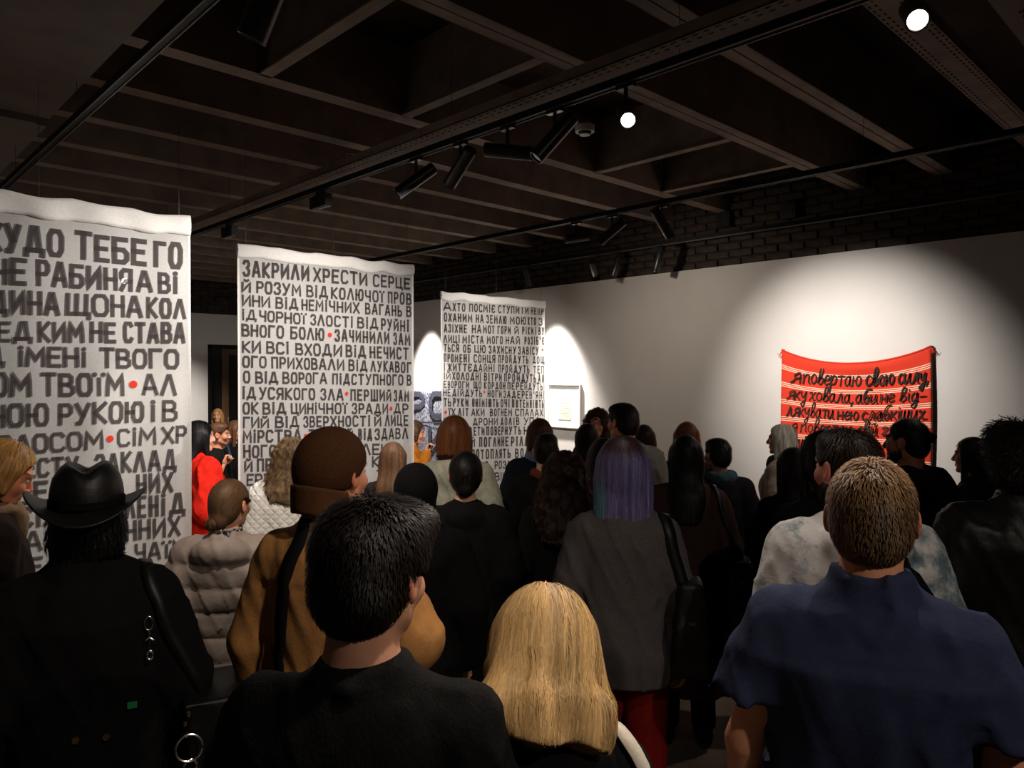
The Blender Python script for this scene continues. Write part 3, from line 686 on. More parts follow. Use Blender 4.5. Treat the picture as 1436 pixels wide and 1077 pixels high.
# ------------------------------------------------------------------ red striped cloth on the wall
def red_cloth():
    m = bpy.data.materials.new('striped_red'); m.use_nodes = True; nt = m.node_tree; N = nt.nodes; L = nt.links; b = N['Principled BSDF']
    uv = N.new('ShaderNodeUVMap'); sx = N.new('ShaderNodeSeparateXYZ'); L.new(uv.outputs[0], sx.inputs[0])
    ramp = N.new('ShaderNodeValToRGB'); ramp.color_ramp.interpolation = 'CONSTANT'
    # periodic stripes: v in metres from the top
    def math_(op, a, b_=None):
        n = N.new('ShaderNodeMath'); n.operation = op
        for i, q in enumerate((a, b_)):
            if q is None: continue
            if isinstance(q, (int, float)): n.inputs[i].default_value = q
            else: L.new(q, n.inputs[i])
        return n.outputs[0]
    v = math_('SUBTRACT', sx.outputs['Y'], 0.128)
    v = math_('DIVIDE', math_('MODULO', math_('ADD', v, 0.157*4), 0.157), 0.157)
    L.new(v, ramp.inputs[0]); e = ramp.color_ramp.elements
    e[0].position = 0; e[0].color = (1, 1, 1, 1); e[1].position = 0.045; e[1].color = (0, 0, 0, 1)
    for p, c in ((0.105, 1), (0.15, 0), (0.21, 1), (0.255, 0)):
        k = e.new(p); k.color = (c, c, c, 1)
    top = math_('GREATER_THAN', sx.outputs['Y'], 0.128)
    fac = math_('MULTIPLY', ramp.outputs[0], top)
    mx = N.new('ShaderNodeMix'); mx.data_type = 'RGBA'; L.new(fac, mx.inputs['Factor']); mx.inputs['A'].default_value = (0.62, 0.045, 0.022, 1); mx.inputs['B'].default_value = (0.75, 0.62, 0.45, 1)
    L.new(mx.outputs['Result'], b.inputs['Base Color']); b.inputs['Roughness'].default_value = 0.9; b.inputs['Specular IOR Level'].default_value = 0.1
    return m
root = empty('striped_cloth', (0, 0, 0), 'red woven cloth with cream stripes and black handwriting pinned to the white wall', 'wall hanging')
XC = XW-0.045
pl = on_plane(1097, 491, 0, XC); pr = on_plane(1305, 485, 0, XC)
ya, yb = pl[1], pr[1]; zt = (pl[2]+pr[2])/2; zb = 0.98; nx, nz = 60, 50
V = []; Q = []; UVs = []
def cl(u, v):
    y = ya+(yb-ya)*u; sag = 0.13*(1-(2*u-1)**2)**0.9
    z = zt - v - sag*max(0, 1-v/0.75)**1.3
    dx = 0.006*math.sin(u*9+v*4)+0.005*math.sin(u*21)
    dx += -0.02*math.exp(-((v-0.05)/0.05)**2)*(1-(2*u-1)**2)
    return (XC+dx, y - 0.0 + 0.012*math.sin(v*2.4)*(1 if u < .5 else -1)*abs(2*u-1), z)
Hc = zt-zb
for j in range(nz+1):
    for i in range(nx+1): V.append(cl(i/nx, Hc*j/nz)); UVs.append((i/nx, Hc*j/nz))
for j in range(nz):
    for i in range(nx): a = j*(nx+1)+i; Q.append((a, a+nx+1, a+nx+2, a+1))
m_red = red_cloth()
sh = link('cloth', mesh_np('cloth', V, Q, mats=[m_red], uv=UVs), root)
md = sh.modifiers.new('thickness', 'SOLIDIFY'); md.thickness = 0.006; md.offset = 1
hemp = [Vector(cl(i/24, 0.0))+Vector((-0.006, 0, 0)) for i in range(25)]
M['red_plain'] = mat('red_plain', (0.55, 0.035, 0.018, 1), 0.9)
MB().tube(hemp, 0.008, 8).build('rolled_edge', M['red_plain'], root, True)
sd = [Vector(cl(1, Hc*i/20))+Vector((0.006, -0.004, 0)) for i in range(21)]
MB().tube(sd, 0.007, 6).build('dark_side_edge', M['black_yarn'], root, True)  # black tube draws in the dark shadow line along this side
for u, sgn in ((0, 1), (1, -1)):
    c = Vector(cl(u, 0)); mb = MB().tube([c+Vector((-0.012,0,0)), c+Vector((0.038, 0, 0))], 0.006, 8)
    mb.build('nail', M['steel'], root)
    t_ = MB()
    for k in range(4): t_.tube([c, c+Vector((-0.01, sgn*0.02*k*0.5, -0.02-0.012*k)), c+Vector((-0.012, sgn*(0.015+0.008*k), -0.06+0.01*k))], 0.0022, 5)
    t_.build('corner_threads', M['red_plain'], root)
RL = [
 ([('я',1108.6,1122),('повертаю',1126,1208),('свою',1213.5,1254),('силу,',1259,1301)], [(1108,523.6,535.8),(1196,528.5,542),(1300,522.5,536)]),
 ([('яку',1103,1131.5),('ховала,',1135,1196),('аби',1199.5,1230),('не',1234,1254),('від-',1261,1299)], [(1103,548,559),(1196,554,565.5),(1300,551,562)]),
 ([('лякувати',1102.5,1169),('нею',1174,1204),('слабкіших.',1208,1300)], [(1103,571.5,582.6),(1196,577.5,589),(1300,576,588)]),
 ([('я',1107,1117),('повертаю',1122.5,1197),('свій',1203,1230),('голос,',1236,1300)], [(1103,594,604),(1196,598.5,610),(1300,599,611)]),
 ([('який',1107,1133)], [(1103,616,627),(1300,622,634)]),
]
ink = Ink()
def to_uv(px, py): p = on_plane(px, py, 0, XC-0.02); return (-p[1], p[2])
letter_rows(RL, to_uv, lambda u, v, lift=0.0: (XC-0.018-lift, -u, v), 0.17, ink, font=S_, cursive=True, gap=0.06, slant=0.10)
ink.build('handwriting', M['black_yarn'], root)

# ------------------------------------------------------------------ framed picture
a = on_plane(770, 540, 0, XW-0.03); b_ = on_plane(812.5, 600, 0, XW-0.03)
cy = (a[1]+b_[1])/2; hy = abs(a[1]-b_[1])/2; z0, z1 = b_[2], a[2]
fr = empty('framed_picture', (XW, cy, (z0+z1)/2), 'small framed sheet of beige paper with a wide white mount on the brightest wall patch', 'picture')
hz = (z1-z0)/2
for nm, lo, hi in (('frame_rail', (-0.035,-hy-0.012,-hz-0.012), (0,hy+0.012,-hz)), ('frame_rail', (-0.035,-hy-0.012,hz), (0,hy+0.012,hz+0.012)), ('frame_stile', (-0.035,-hy-0.012,-hz), (0,-hy,hz)), ('frame_stile', (-0.035,hy,-hz), (0,hy+0.012,hz))):
    MB().box(lo, hi).build(nm, M['frame_wood'], fr)
MB().box((-0.018,-hy,-hz), (-0.002,hy,hz)).build('mat_board', M['mat_board'], fr)
MB().box((-0.022,-hy*0.42,-hz*0.66), (-0.018,hy*0.42,hz*0.62)).build('paper_sheet', M['paper'], fr)
tl = MB()
for k in range(9): tl.box((-0.0232, -hy*0.33, hz*(0.5-0.12*k)), (-0.0222, hy*(0.33-0.1*((k*7) % 3)), hz*(0.5-0.12*k)+0.003))
o = tl.build('faint_lines', mat('faint', (0.42,0.38,0.30,1)), fr)

# ------------------------------------------------------------------ speckled lettered artwork on the wall
m = bpy.data.materials.new('speckled_print'); m.use_nodes = True; nt = m.node_tree; N = nt.nodes; L = nt.links; b = N['Principled BSDF']
tc = N.new('ShaderNodeTexCoord'); nz_ = N.new('ShaderNodeTexNoise'); nz_.inputs['Scale'].default_value = 38; nz_.inputs['Detail'].default_value = 8; L.new(tc.outputs['Object'], nz_.inputs['Vector'])
rp = N.new('ShaderNodeValToRGB'); L.new(nz_.outputs['Fac'], rp.inputs[0]); rp.color_ramp.elements[0].position = 0.42; rp.color_ramp.elements[0].color = (0.10, 0.11, 0.16, 1); rp.color_ramp.elements[1].position = 0.62; rp.color_ramp.elements[1].color = (0.42, 0.42, 0.46, 1)
L.new(rp.outputs[0], b.inputs['Base Color']); b.inputs['Roughness'].default_value = 0.9
a = on_plane(566, 545, 0, XW-0.02); b_ = on_plane(658, 545, 0, XW-0.02)
aw = empty('lettered_tapestry', (0, 0, 0), 'speckled blue-grey tapestry with huge letters on the wall behind the speaker', 'wall hanging')
ztp = a[2]; V = []; Q = []
for j in range(21):
    for i in range(31):
        V.append((XW-0.02+0.006*math.sin(i*0.5), a[1]+(b_[1]-a[1])*i/30, ztp-(ztp-0.5)*j/20+0.004*math.sin(i*1.3)))
for j in range(20):
    for i in range(30): q = j*31+i; Q.append((q, q+31, q+32, q+1))
o = link('cloth', mesh_np('cloth', V, Q, mats=[m]), aw); md = o.modifiers.new('t', 'SOLIDIFY'); md.thickness = 0.008
M['big_ink'] = mat('big_ink', (0.055, 0.055, 0.085, 1), 0.9, noise=0.6, nscale=45)
ink = Ink()
def to_uv(px, py): p = on_plane(px, py, 0, XW-0.03); return (-p[1], p[2])
letter_rows([([('РОС',572,656)], [(570,549,588),(660,549,588)]), ([('ТИД',572,656)], [(570,597,634),(660,597,634)])], to_uv, lambda u, v, lift=0.0: (XW-0.034-lift, -u, v), 0.20, ink)
ink.strip([to_uv(570, 592.5), to_uv(656, 593)], 0.02, lambda u, v, lift=0.0: (XW-0.034-lift, -u, v))
ink.build('lettering', M['big_ink'], aw)
# ------------------------------------------------------------------ implicit figures
f32 = np.float32
def smin(a, b, k):
    h = np.clip(0.5+0.5*(b-a)/k, 0, 1); return b+(a-b)*h - k*h*(1-h)
def smax(a, b, k): return -smin(-a, -b, k)
def cap(p, a, b, ra, rb=None):
    rb = ra if rb is None else rb
    a = np.array(a, f32); b = np.array(b, f32); ba = b-a; l2 = float(ba@ba)+1e-9
    t = np.clip(((p[0]-a[0])*ba[0]+(p[1]-a[1])*ba[1]+(p[2]-a[2])*ba[2])/l2, 0, 1)
    dx = p[0]-a[0]-t*ba[0]; dy = p[1]-a[1]-t*ba[1]; dz = p[2]-a[2]-t*ba[2]
    return np.sqrt(dx*dx+dy*dy+dz*dz) - (ra+(rb-ra)*t)
def ell(p, c, r):
    x = (p[0]-c[0]); y = (p[1]-c[1]); z = (p[2]-c[2])
    k0 = np.sqrt((x/r[0])**2+(y/r[1])**2+(z/r[2])**2); k1 = np.sqrt((x/r[0]**2)**2+(y/r[1]**2)**2+(z/r[2]**2)**2)+1e-6
    return k0*(k0-1)/k1
def loft(p, keys, n=2.3, k=0.02):
    keys = sorted(keys); z = [q[0] for q in keys]
    ax = np.interp(p[2], z, [q[1] for q in keys]).astype(f32); ay = np.interp(p[2], z, [q[2] for q in keys]).astype(f32); cy = np.interp(p[2], z, [q[3] for q in keys]).astype(f32)
    r = (np.abs(p[0]/ax)**n + np.abs((p[1]-cy)/ay)**n)**(1/n)
    d = (r-1)*np.minimum(ax, ay)
    return smax(smax(d, p[2]-z[-1], k), z[0]-p[2], 0.004)
_lat = RNG.random((16, 16, 16)).astype(f32)*2-1
def vnoise(x, y, z):
    xi = np.floor(x); yi = np.floor(y); zi = np.floor(z); fx = x-xi; fy = y-yi; fz = z-zi
    fx = fx*fx*(3-2*fx); fy = fy*fy*(3-2*fy); fz = fz*fz*(3-2*fz)
    xi = xi.astype(int) & 15; yi = yi.astype(int) & 15; zi = zi.astype(int) & 15
    x1 = (xi+1) & 15; y1 = (yi+1) & 15; z1 = (zi+1) & 15
    L_ = lambda a, b, c: _lat[a, b, c]
    return ((L_(xi,yi,zi)*(1-fx)+L_(x1,yi,zi)*fx)*(1-fy)+(L_(xi,y1,zi)*(1-fx)+L_(x1,y1,zi)*fx)*fy)*(1-fz) + \
           ((L_(xi,yi,z1)*(1-fx)+L_(x1,yi,z1)*fx)*(1-fy)+(L_(xi,y1,z1)*(1-fx)+L_(x1,y1,z1)*fx)*fy)*fz
def nets(fn, xs, ys, zs, blocks=None):
    """surface of fn = 0 on a rectilinear grid: vertices and quads"""
    xs, ys, zs = [np.asarray(a, f32) for a in (xs, ys, zs)]
    Fv = np.empty((len(xs), len(ys), len(zs)), f32)
    for s in range(0, len(zs), 24):
        zz = zs[s:s+24]; g = np.meshgrid(xs, ys, zz, indexing='ij'); Fv[:, :, s:s+24] = fn(g)
    Fv[0] = Fv[-1] = 1; Fv[:, 0] = Fv[:, -1] = 1; Fv[:, :, 0] = Fv[:, :, -1] = 1
    ins = Fv < 0; nx, ny, nz = Fv.shape; S = (nx-1, ny-1, nz-1); nc = S[0]*S[1]*S[2]
    ax = (xs, ys, zs); cells = []; pts = []; quads = []
    for d in range(3):
        sl0 = [slice(None)]*3; sl1 = [slice(None)]*3; sl0[d] = slice(0, -1); sl1[d] = slice(1, None)
        i0 = ins[tuple(sl0)]; i1 = ins[tuple(sl1)]; ii = np.nonzero(i0 != i1)
        f0 = Fv[tuple(sl0)][ii]; f1 = Fv[tuple(sl1)][ii]; t = f0/(f0-f1)
        P = np.stack([ax[q][ii[q]] for q in range(3)], 1); P[:, d] += t*(ax[d][ii[d]+1]-ax[d][ii[d]])
        e, f_ = (d+1) % 3, (d+2) % 3; cs = []
        for (a, b) in ((-1, -1), (0, -1), (0, 0), (-1, 0)):
            idx = [ii[0].copy(), ii[1].copy(), ii[2].copy()]; idx[e] = idx[e]+a; idx[f_] = idx[f_]+b
            cs.append((idx[0]*S[1]+idx[1])*S[2]+idx[2]); cells.append(cs[-1]); pts.append(P)
        q = np.stack(cs, 1); fl = ~(f0 < 0); q[fl] = q[fl][:, ::-1]; quads.append(q)
    cells = np.concatenate(cells); pts = np.concatenate(pts)
    u, inv = np.unique(cells, return_inverse=True); cnt = np.bincount(inv)
    V = np.stack([np.bincount(inv, pts[:, k])/cnt for k in range(3)], 1)
    Q = np.searchsorted(u, np.concatenate(quads)); return V.astype(f32), Q.astype(np.int32)
def axis(lo, hi, step, fine=None):
    if fine is None: return np.arange(lo, hi+step, step)
    a, b, s = fine
    return np.concatenate([np.arange(a-step*math.ceil((a-lo)/step), a-1e-6, step) if a > lo else np.array([]), np.arange(a, b, s), np.arange(b, hi+step, step) if b < hi else np.array([b])])

HZ = 1.640; HY = 0.012         # head centre in the 1.75 m figure
def head_frame(p, yaw, pitch, roll=0):
    """figure space -> head space (turning about the base of the neck)"""
    x = p[0]; y = p[1]-(-0.02); z = p[2]-1.53
    c, s = math.cos(yaw), math.sin(yaw); x, y = c*x+s*y, -s*x+c*y
    c, s = math.cos(-pitch), math.sin(-pitch); y, z = c*y+s*z, -s*y+c*z
    if roll: c, s = math.cos(roll), math.sin(roll); x, z = c*x+s*z, -s*x+c*z
    return [x, y-(HY+0.02), z-(HZ-1.53)]
def head_unframe(V, yaw, pitch, roll=0):
    V = np.array(V, float).reshape(-1, 3); x = V[:, 0]; y = V[:, 1]+(HY+0.02); z = V[:, 2]+(HZ-1.53)
    if roll: c, s = math.cos(roll), math.sin(roll); x, z = c*x-s*z, s*x+c*z
    c, s = math.cos(-pitch), math.sin(-pitch); y, z = c*y-s*z, s*y+c*z
    c, s = math.cos(yaw), math.sin(yaw); x, y = c*x-s*y, s*x+c*y
    return np.stack([x, y-0.02, z+1.53], 1)
def head_sdf(p, fem):
    ax_ = [np.abs(p[0]), p[1], p[2]]
    d = ell(p, (0, -0.014, 0.022), (0.075, 0.094, 0.090))
    d = smin(d, ell(p, (0, 0.022, -0.038), (0.057, 0.064, 0.074)), 0.03)
    jw = 0.040 if fem else 0.047
    d = smin(d, cap(ax_, (jw, 0.0, -0.062), (0.010, 0.066, -0.100), 0.022, 0.017), 0.025)
    d = smin(d, ell(ax_, (0.038, 0.056, -0.030), (0.024, 0.026, 0.026)), 0.02)
    d = smin(d, cap(ax_, (0.006, 0.083, 0.020), (0.040, 0.074, 0.022), 0.009, 0.010), 0.014)
    d = smax(d, -ell(ax_, (0.031, 0.100, -0.001), (0.018, 0.017, 0.012)), 0.010)
    d = smin(d, cap(p, (0, 0.084, 0.010), (0, 0.104, -0.030), 0.0065, 0.0105), 0.010)
    d = smin(d, ell(ax_, (0.011, 0.096, -0.036), (0.0085, 0.010, 0.007)), 0.006)
    d = smin(d, cap(ax_, (0, 0.0865, -0.059), (0.018, 0.077, -0.061), 0.0065, 0.004), 0.006)
    d = smin(d, cap(ax_, (0, 0.0855, -0.070), (0.016, 0.077, -0.068), 0.0075, 0.004), 0.006)
    d = smax(d, -cap(ax_, (0, 0.096, -0.0645), (0.02, 0.085, -0.0645), 0.0035), 0.003)
    e = ell([(ax_[0]-0.083)+0.28*(p[1]+0.006), p[1]+0.010, p[2]+0.008+0.2*(p[1]+0.01)], (0, 0, 0), (0.0085, 0.020, 0.033))
    e = smax(e, -ell([(ax_[0]-0.092)+0.28*(p[1]+0.006), p[1]+0.006, p[2]+0.004], (0, 0, 0), (0.0065, 0.011, 0.019)), 0.004)
    d = smin(d, e, 0.008)
    return d
ARM = {'down': ((.252,-.035,1.13),(.262,.03,.88)), 'fold': ((.245,-.02,1.14),(.06,.19,1.12)), 'hold': ((.235,-.03,1.12),(.13,.20,1.06)),
       'wide': ((.30,-.05,1.20),(.16,.17,1.16)), 'raise': ((.24,.08,1.19),(.21,.13,1.43)), 'phone': ((.25,-.02,1.13),(.16,.07,1.35)), 'strap': ((.235,.06,1.16),(.17,.14,1.34))}
def arms_of(pose, fem):
    out = []
    for sgn, ps in ((-1, pose[0]), (1, pose[1])):
        e, w_ = ARM[ps]; k = 0.92 if fem else 1.0
        out.append(((sgn*0.166*k, -0.018, 1.385), (sgn*e[0]*k, e[1], e[2]), (sgn*w_[0]*k, w_[1], w_[2])))
    return out
def body_sdf(p, fem, pose, girth):
    g = girth; k = 0.93 if fem else 1.0; ax_ = [np.abs(p[0]), p[1], p[2]]
    d = ell(p, (0, -0.005, 1.29), (0.155*k*g, 0.108*g, 0.19))
    d = smin(d, cap(ax_, (0, -0.02, 1.39), (0.130*k, -0.02, 1.385), 0.062, 0.050), 0.04)
    d = smin(d, cap(ax_, (0.12*k, -0.022, 1.405), (0.02, -0.022, 1.475), 0.028, 0.045), 0.04)
    d = smin(d, ell(p, (0, 0.01+0.03*(g-1), 1.08), (0.135*k*g, 0.10*g*g, 0.17)), 0.05)
    d = smin(d, ell(p, (0, -0.012, 0.93), (0.165*g, 0.115*g, 0.13)), 0.05)
    d = smin(d, ell(ax_, (0.07, -0.055, 0.89), (0.085*g, 0.085*g, 0.09)), 0.04)
    if fem: d = smin(d, ell(ax_, (0.068, 0.062, 1.265), (0.050, 0.046, 0.052)), 0.03)
    d = smin(d, cap(ax_, (0.085, 0, 0.88), (0.095, 0.012, 0.5), 0.083*g, 0.055), 0.03)
    d = smin(d, cap(ax_, (0.095, 0.012, 0.5), (0.10, -0.03, 0.10), 0.056, 0.036), 0.03)
    d = smin(d, ell(ax_, (0.097, -0.020, 0.38), (0.044, 0.044, 0.12)), 0.03)
    d = smin(d, cap(ax_, (0.10, -0.045, 0.045), (0.112, 0.13, 0.028), 0.034, 0.026), 0.03)
    for s, e, w_ in arms_of(pose, fem):
        d = smin(d, cap(p, s, e, 0.050*min(g,1.15), 0.040), 0.03); d = smin(d, cap(p, e, w_, 0.041, 0.027), 0.015)
    return d
def neck_sdf(p, q, fem):
    r = 0.047 if fem else 0.056
    a = np.minimum(cap(p, (0, -0.018, 1.42), (0, -0.012, 1.56), r*1.12, r), 9)
    return smin(a, cap(q, (0, -0.026, -0.04), (0, -0.03, -0.12), r*0.98, r), 0.02)
# ---- hands: palm, four fingers, thumb; wrist at the origin, fingers along -z, palm towards +x
HP = {'relaxed': (0.30, 0.45, 0.35), 'grip': (1.1, 1.3, 0.8), 'pinch': (0.75, 0.9, 0.5)}
@lru_cache(None)
def hand_mesh(kind):
    c1, c2, c3 = HP[kind]; prims = [((0, -0.022, -0.02), (0, -0.030, -0.085), .014, .012), ((0, 0.018, -0.02), (0, 0.026, -0.085), .014, .012), ((0, 0, -0.01), (0, 0, -0.088), .017, .013), ((0, 0, 0.03), (0, 0, -0.02), .027, .020)]
    fing = []
    for i, (y, L_) in enumerate(((0.029, .070), (0.010, .080), (-0.010, .074), (-0.028, .056))):
        p = np.array([0, y, -0.088]); a = 0.05; segs = (0.45, 0.31, 0.24)
        for k, (sg, c) in enumerate(zip(segs, (c1, c2, c3))):
            a += c; q = p+np.array([math.sin(a), 0.1*(y)/0.03*0.3*(k == 0), -math.cos(a)])*L_*sg; r0 = .0092-.0012*k; fing.append((tuple(p), tuple(q), r0, r0-.001)); p = q
    th = [((0.004, 0.026, -0.022), (0.020, 0.048, -0.048), .014, .011), ((0.020, 0.048, -0.048), (0.032, 0.050, -0.075), .0105, .0092), ((0.032, 0.050, -0.075), (0.038+0.01*c1, 0.040, -0.097), .0092, .0075)]
    def fn(p):
        d = None
        for a, b, ra, rb_ in prims:
            e = cap(p, a, b, ra, rb_); d = e if d is None else smin(d, e, 0.014)
        for a, b, ra, rb_ in th: d = smin(d, cap(p, a, b, ra, rb_), 0.005)
        f_ = None
        for a, b, ra, rb_ in fing:
            e = cap(p, a, b, ra, rb_); f_ = e if f_ is None else np.minimum(f_, e)
        return smin(d, f_, 0.003)
    s = 0.0034
    return nets(fn, np.arange(-.03, .10, s), np.arange(-.05, .075, s), np.arange(-.185, .06, s))
def place_hand(kind, sgn, elbow, wrist, roll):
    V, Q = hand_mesh(kind); V = V.copy()
    if sgn > 0: V[:, 0] *= -1; Q = Q[:, ::-1]     # palms face the thighs
    d = Vector(wrist)-Vector(elbow); d.normalize(); z = -d; ref = Vector((0, 1, 0)) if abs(d.y) < 0.8 else Vector((0, 0, 1))
    if roll is not None: ref = Vector(roll)
    y = (ref-z*ref.dot(z)).normalized(); x = y.cross(z)
    R = np.array([[x.x, y.x, z.x], [x.y, y.y, z.y], [x.z, y.z, z.z]])
    return (V@R.T + np.array(wrist)).astype(f32), Q
@lru_cache(None)
def body_cached(fem, pose, girth, yaw, pitch, roll, near, hk):
    hc = head_unframe([(0, 0, 0)], yaw, pitch, roll)[0]; fs = 0.0048 if near else 0.0062; st = 0.017
    def fn(p):
        z = float(p[2][0, 0, 0]); z1 = float(p[2][0, 0, -1]); q = head_frame(p, yaw, pitch, roll)
        d = None
        if z < 1.56: d = body_sdf(p, fem, pose, girth)
        if z1 > 1.36:
            e = smin(head_sdf(q, fem), neck_sdf(p, q, fem), 0.02); d = e if d is None else smin(d, e, 0.03)
        return d
    reach = 0.34
    V, Q = nets(fn, axis(-.36, .36, st, (hc[0]-.11, hc[0]+.11, fs)), axis(-.2, .34, st, (hc[1]-.13, hc[1]+.15, fs)), axis(-.02, 1.82, st, (1.47, 1.80, fs)))
    q = head_frame([V[:, 0], V[:, 1], V[:, 2]], yaw, pitch, roll); ax_ = np.abs(q[0])
    lips = np.exp(-(((q[2]+.0645)/.009)**2)**2)*np.exp(-((ax_/.022)**4))*(q[1] > .06)
    brow = np.exp(-(((q[2]-.026-.1*(ax_-.03))/.0055)**2)**2)*(ax_ > .012)*(ax_ < .052)*(q[1] > .05)
    eyes = np.exp(-((q[2]+.001)/.007)**2)*np.exp(-((ax_-.031)/.016)**2)*(q[1] > .05)
    ear = (ax_ > .076)*(q[1] < .02)*(np.abs(q[2]) < .05)
    T = np.ones((len(V), 3), f32)
    T *= 1-0.35*lips[:, None]*np.array([.1, .9, .8]); T *= 1-0.75*brow[:, None]; T *= 1-0.45*eyes[:, None]; T *= 1-ear[:, None]*np.array([0, .22, .25])
    nv = len(V); Vs = [V]; Qs = [Q]; Ts = [T]
    for (s, e, w_), sgn, k in zip(arms_of(pose, fem), (-1, 1), (0, 1)):
        ps = pose[k]; roll_ = {'raise': (-1*sgn, 0.2, 0), 'phone': (-sgn, .3, 0)}.get(ps)
        hv, hq = place_hand(hk[k], sgn, e, w_, roll_); Vs.append(hv); Qs.append(hq+nv); nv += len(hv); Ts.append(np.ones((len(hv), 3), f32))
    return np.concatenate(Vs), np.concatenate(Qs), np.concatenate(Ts)

# ---- hair in head space
HX = [-.13, -.085, -.05, -.025, -.012, .004, .03, .055, .075, .1, .13]
def cap_hair(p, vol=0.0, low=0.0, grow=None):
    d = ell(p, (0, -.017, .026), (.0795+vol, .101+vol, .095+vol))
    d = smin(d, ell(p, (0, -.055, -.03), (.066+vol*.7, .055+vol*.8, .06)), 0.03)
    zl = np.interp(p[1], HX, [-.083-low, -.083-low, -.070-low, -.035, .030, .028, .012, .040, .078, .095, .10]).astype(f32)
    return smax(d, zl-p[2], 0.006)
def face_cut(p, w=0.060, y0=0.028, ztop=0.055, zb=-0.5):
    """open a face window; keeps hair behind it"""
    a = np.maximum(np.abs(p[0])-w, np.maximum(y0-p[1]+0.25*np.maximum(p[2], -.1), p[2]-ztop))
    return a
def hair_sdf(p, st, L_=0.3, vol=0.0, shear=(0, 0)):
    p0 = p
    if st in ('short', 'crop', 'capped'):
        d = cap_hair(p, vol-(0.004 if st == 'capped' else 0), 0)
        if st == 'short': d = smin(d, ell(p, (0, .02, .075), (.062+vol, .070+vol, .036+vol)), 0.02)
    elif st == 'quiff':
        d = cap_hair(p, vol, 0); d = smin(d, ell(p, (0.012, .045, .082), (.064, .064, .036)), 0.02); d = smin(d, ell(p, (0, -.02, .06), (.083, .09, .065)), 0.03)
    elif st == 'bun':
        d = cap_hair(p, vol, 0); d = smin(d, ell(p, (0, -.125, vol_bun), (.034, .030, .030)), 0.012)
    elif st == 'lowbun':
        d = cap_hair(p, vol, .012); d = smin(d, ell(p, (0, -.095, -.068), (.040, .028, .034)), 0.02)
    else:
        d = cap_hair(p, .004+vol, 0.0)
        if shear[0] or shear[1]:
            zz = np.minimum(p[2]+.02, 0); p = [p[0]+shear[0]*zz, p[1]+shear[1]*zz, p[2]]
        LL = L_/.33
        drape = loft(p, {'bob': [(-L_, .086+vol, .050+vol, -.050), (-L_+.03, .099+vol, .066+vol, -.040), (-.03, .101+vol, .075+vol, -.030), (.05, .084+vol*.8, .08+vol, -.02)],
                         'long': [(-L_, .055+vol*2, .018+vol, -.165), (-L_*.76, .088+vol*2, .034+vol, -.140), (-.19*LL, .098+vol*1.6, .046+vol, -.118), (-.12*LL, .092+vol*1.4, .060+vol, -.066), (-.03, .100+vol, .074+vol, -.034), (.05, .082+vol*.7, .08+vol, -.02)],
                         'curly': [(-L_, .075, .030, -.160), (-L_+.06, .120, .055, -.130), (-.15, .125, .070, -.085), (-.06, .115, .085, -.045), (.03, .10, .095, -.02)]}[st], n=2.2)
        d = smin(d, drape, 0.03)
        side = cap([np.abs(p[0]), p[1], p[2]], (.074, .022, .02), (.078, .018, -min(L_, .16)), .020, .016)
        d = smin(d, side, 0.02)
        d = smax(d, -face_cut(p0), 0.012)
        if st == 'long' and vol > .012: d = d - .008*np.sin(np.arctan2(p[0], -p[1]-.02)*9+p[2]*22+2.5*vnoise(p[0]*12, p[1]*12, p[2]*9))*np.clip((.0-p[2])/.12, 0, 1)+.004*np.exp(-(p[0]/.006)**2)*(p[2] > -.02)
        if st == 'curly': d = d - 0.012 - 0.010*vnoise(p[0]*38, p[1]*38, p[2]*30)
    if vol > 0: d = smax(d, -face_cut(p), 0.01)
    return d
vol_bun = 0.0
def streak(V):
    a = np.arctan2(V[:, 0], -V[:, 1]-.0); x = np.abs(a)
    n = vnoise(a*9, V[:, 2]*2.5, V[:, 2]*0)*.5+vnoise(a*30+5, V[:, 2]*3, V[:, 2]*0+3)*.5
    return 1+.55*n
def hood_sdf(p, q):
    d = ell(q, (0, -.02, .015), (.100, .125, .120)); d = smin(d, cap(p, (0, -.045, 1.44), (0, -.04, 1.52), .10, .095), 0.05)
    return smax(d, -ell(q, (0, .11, -.02), (.062, .085, .085)), 0.02)
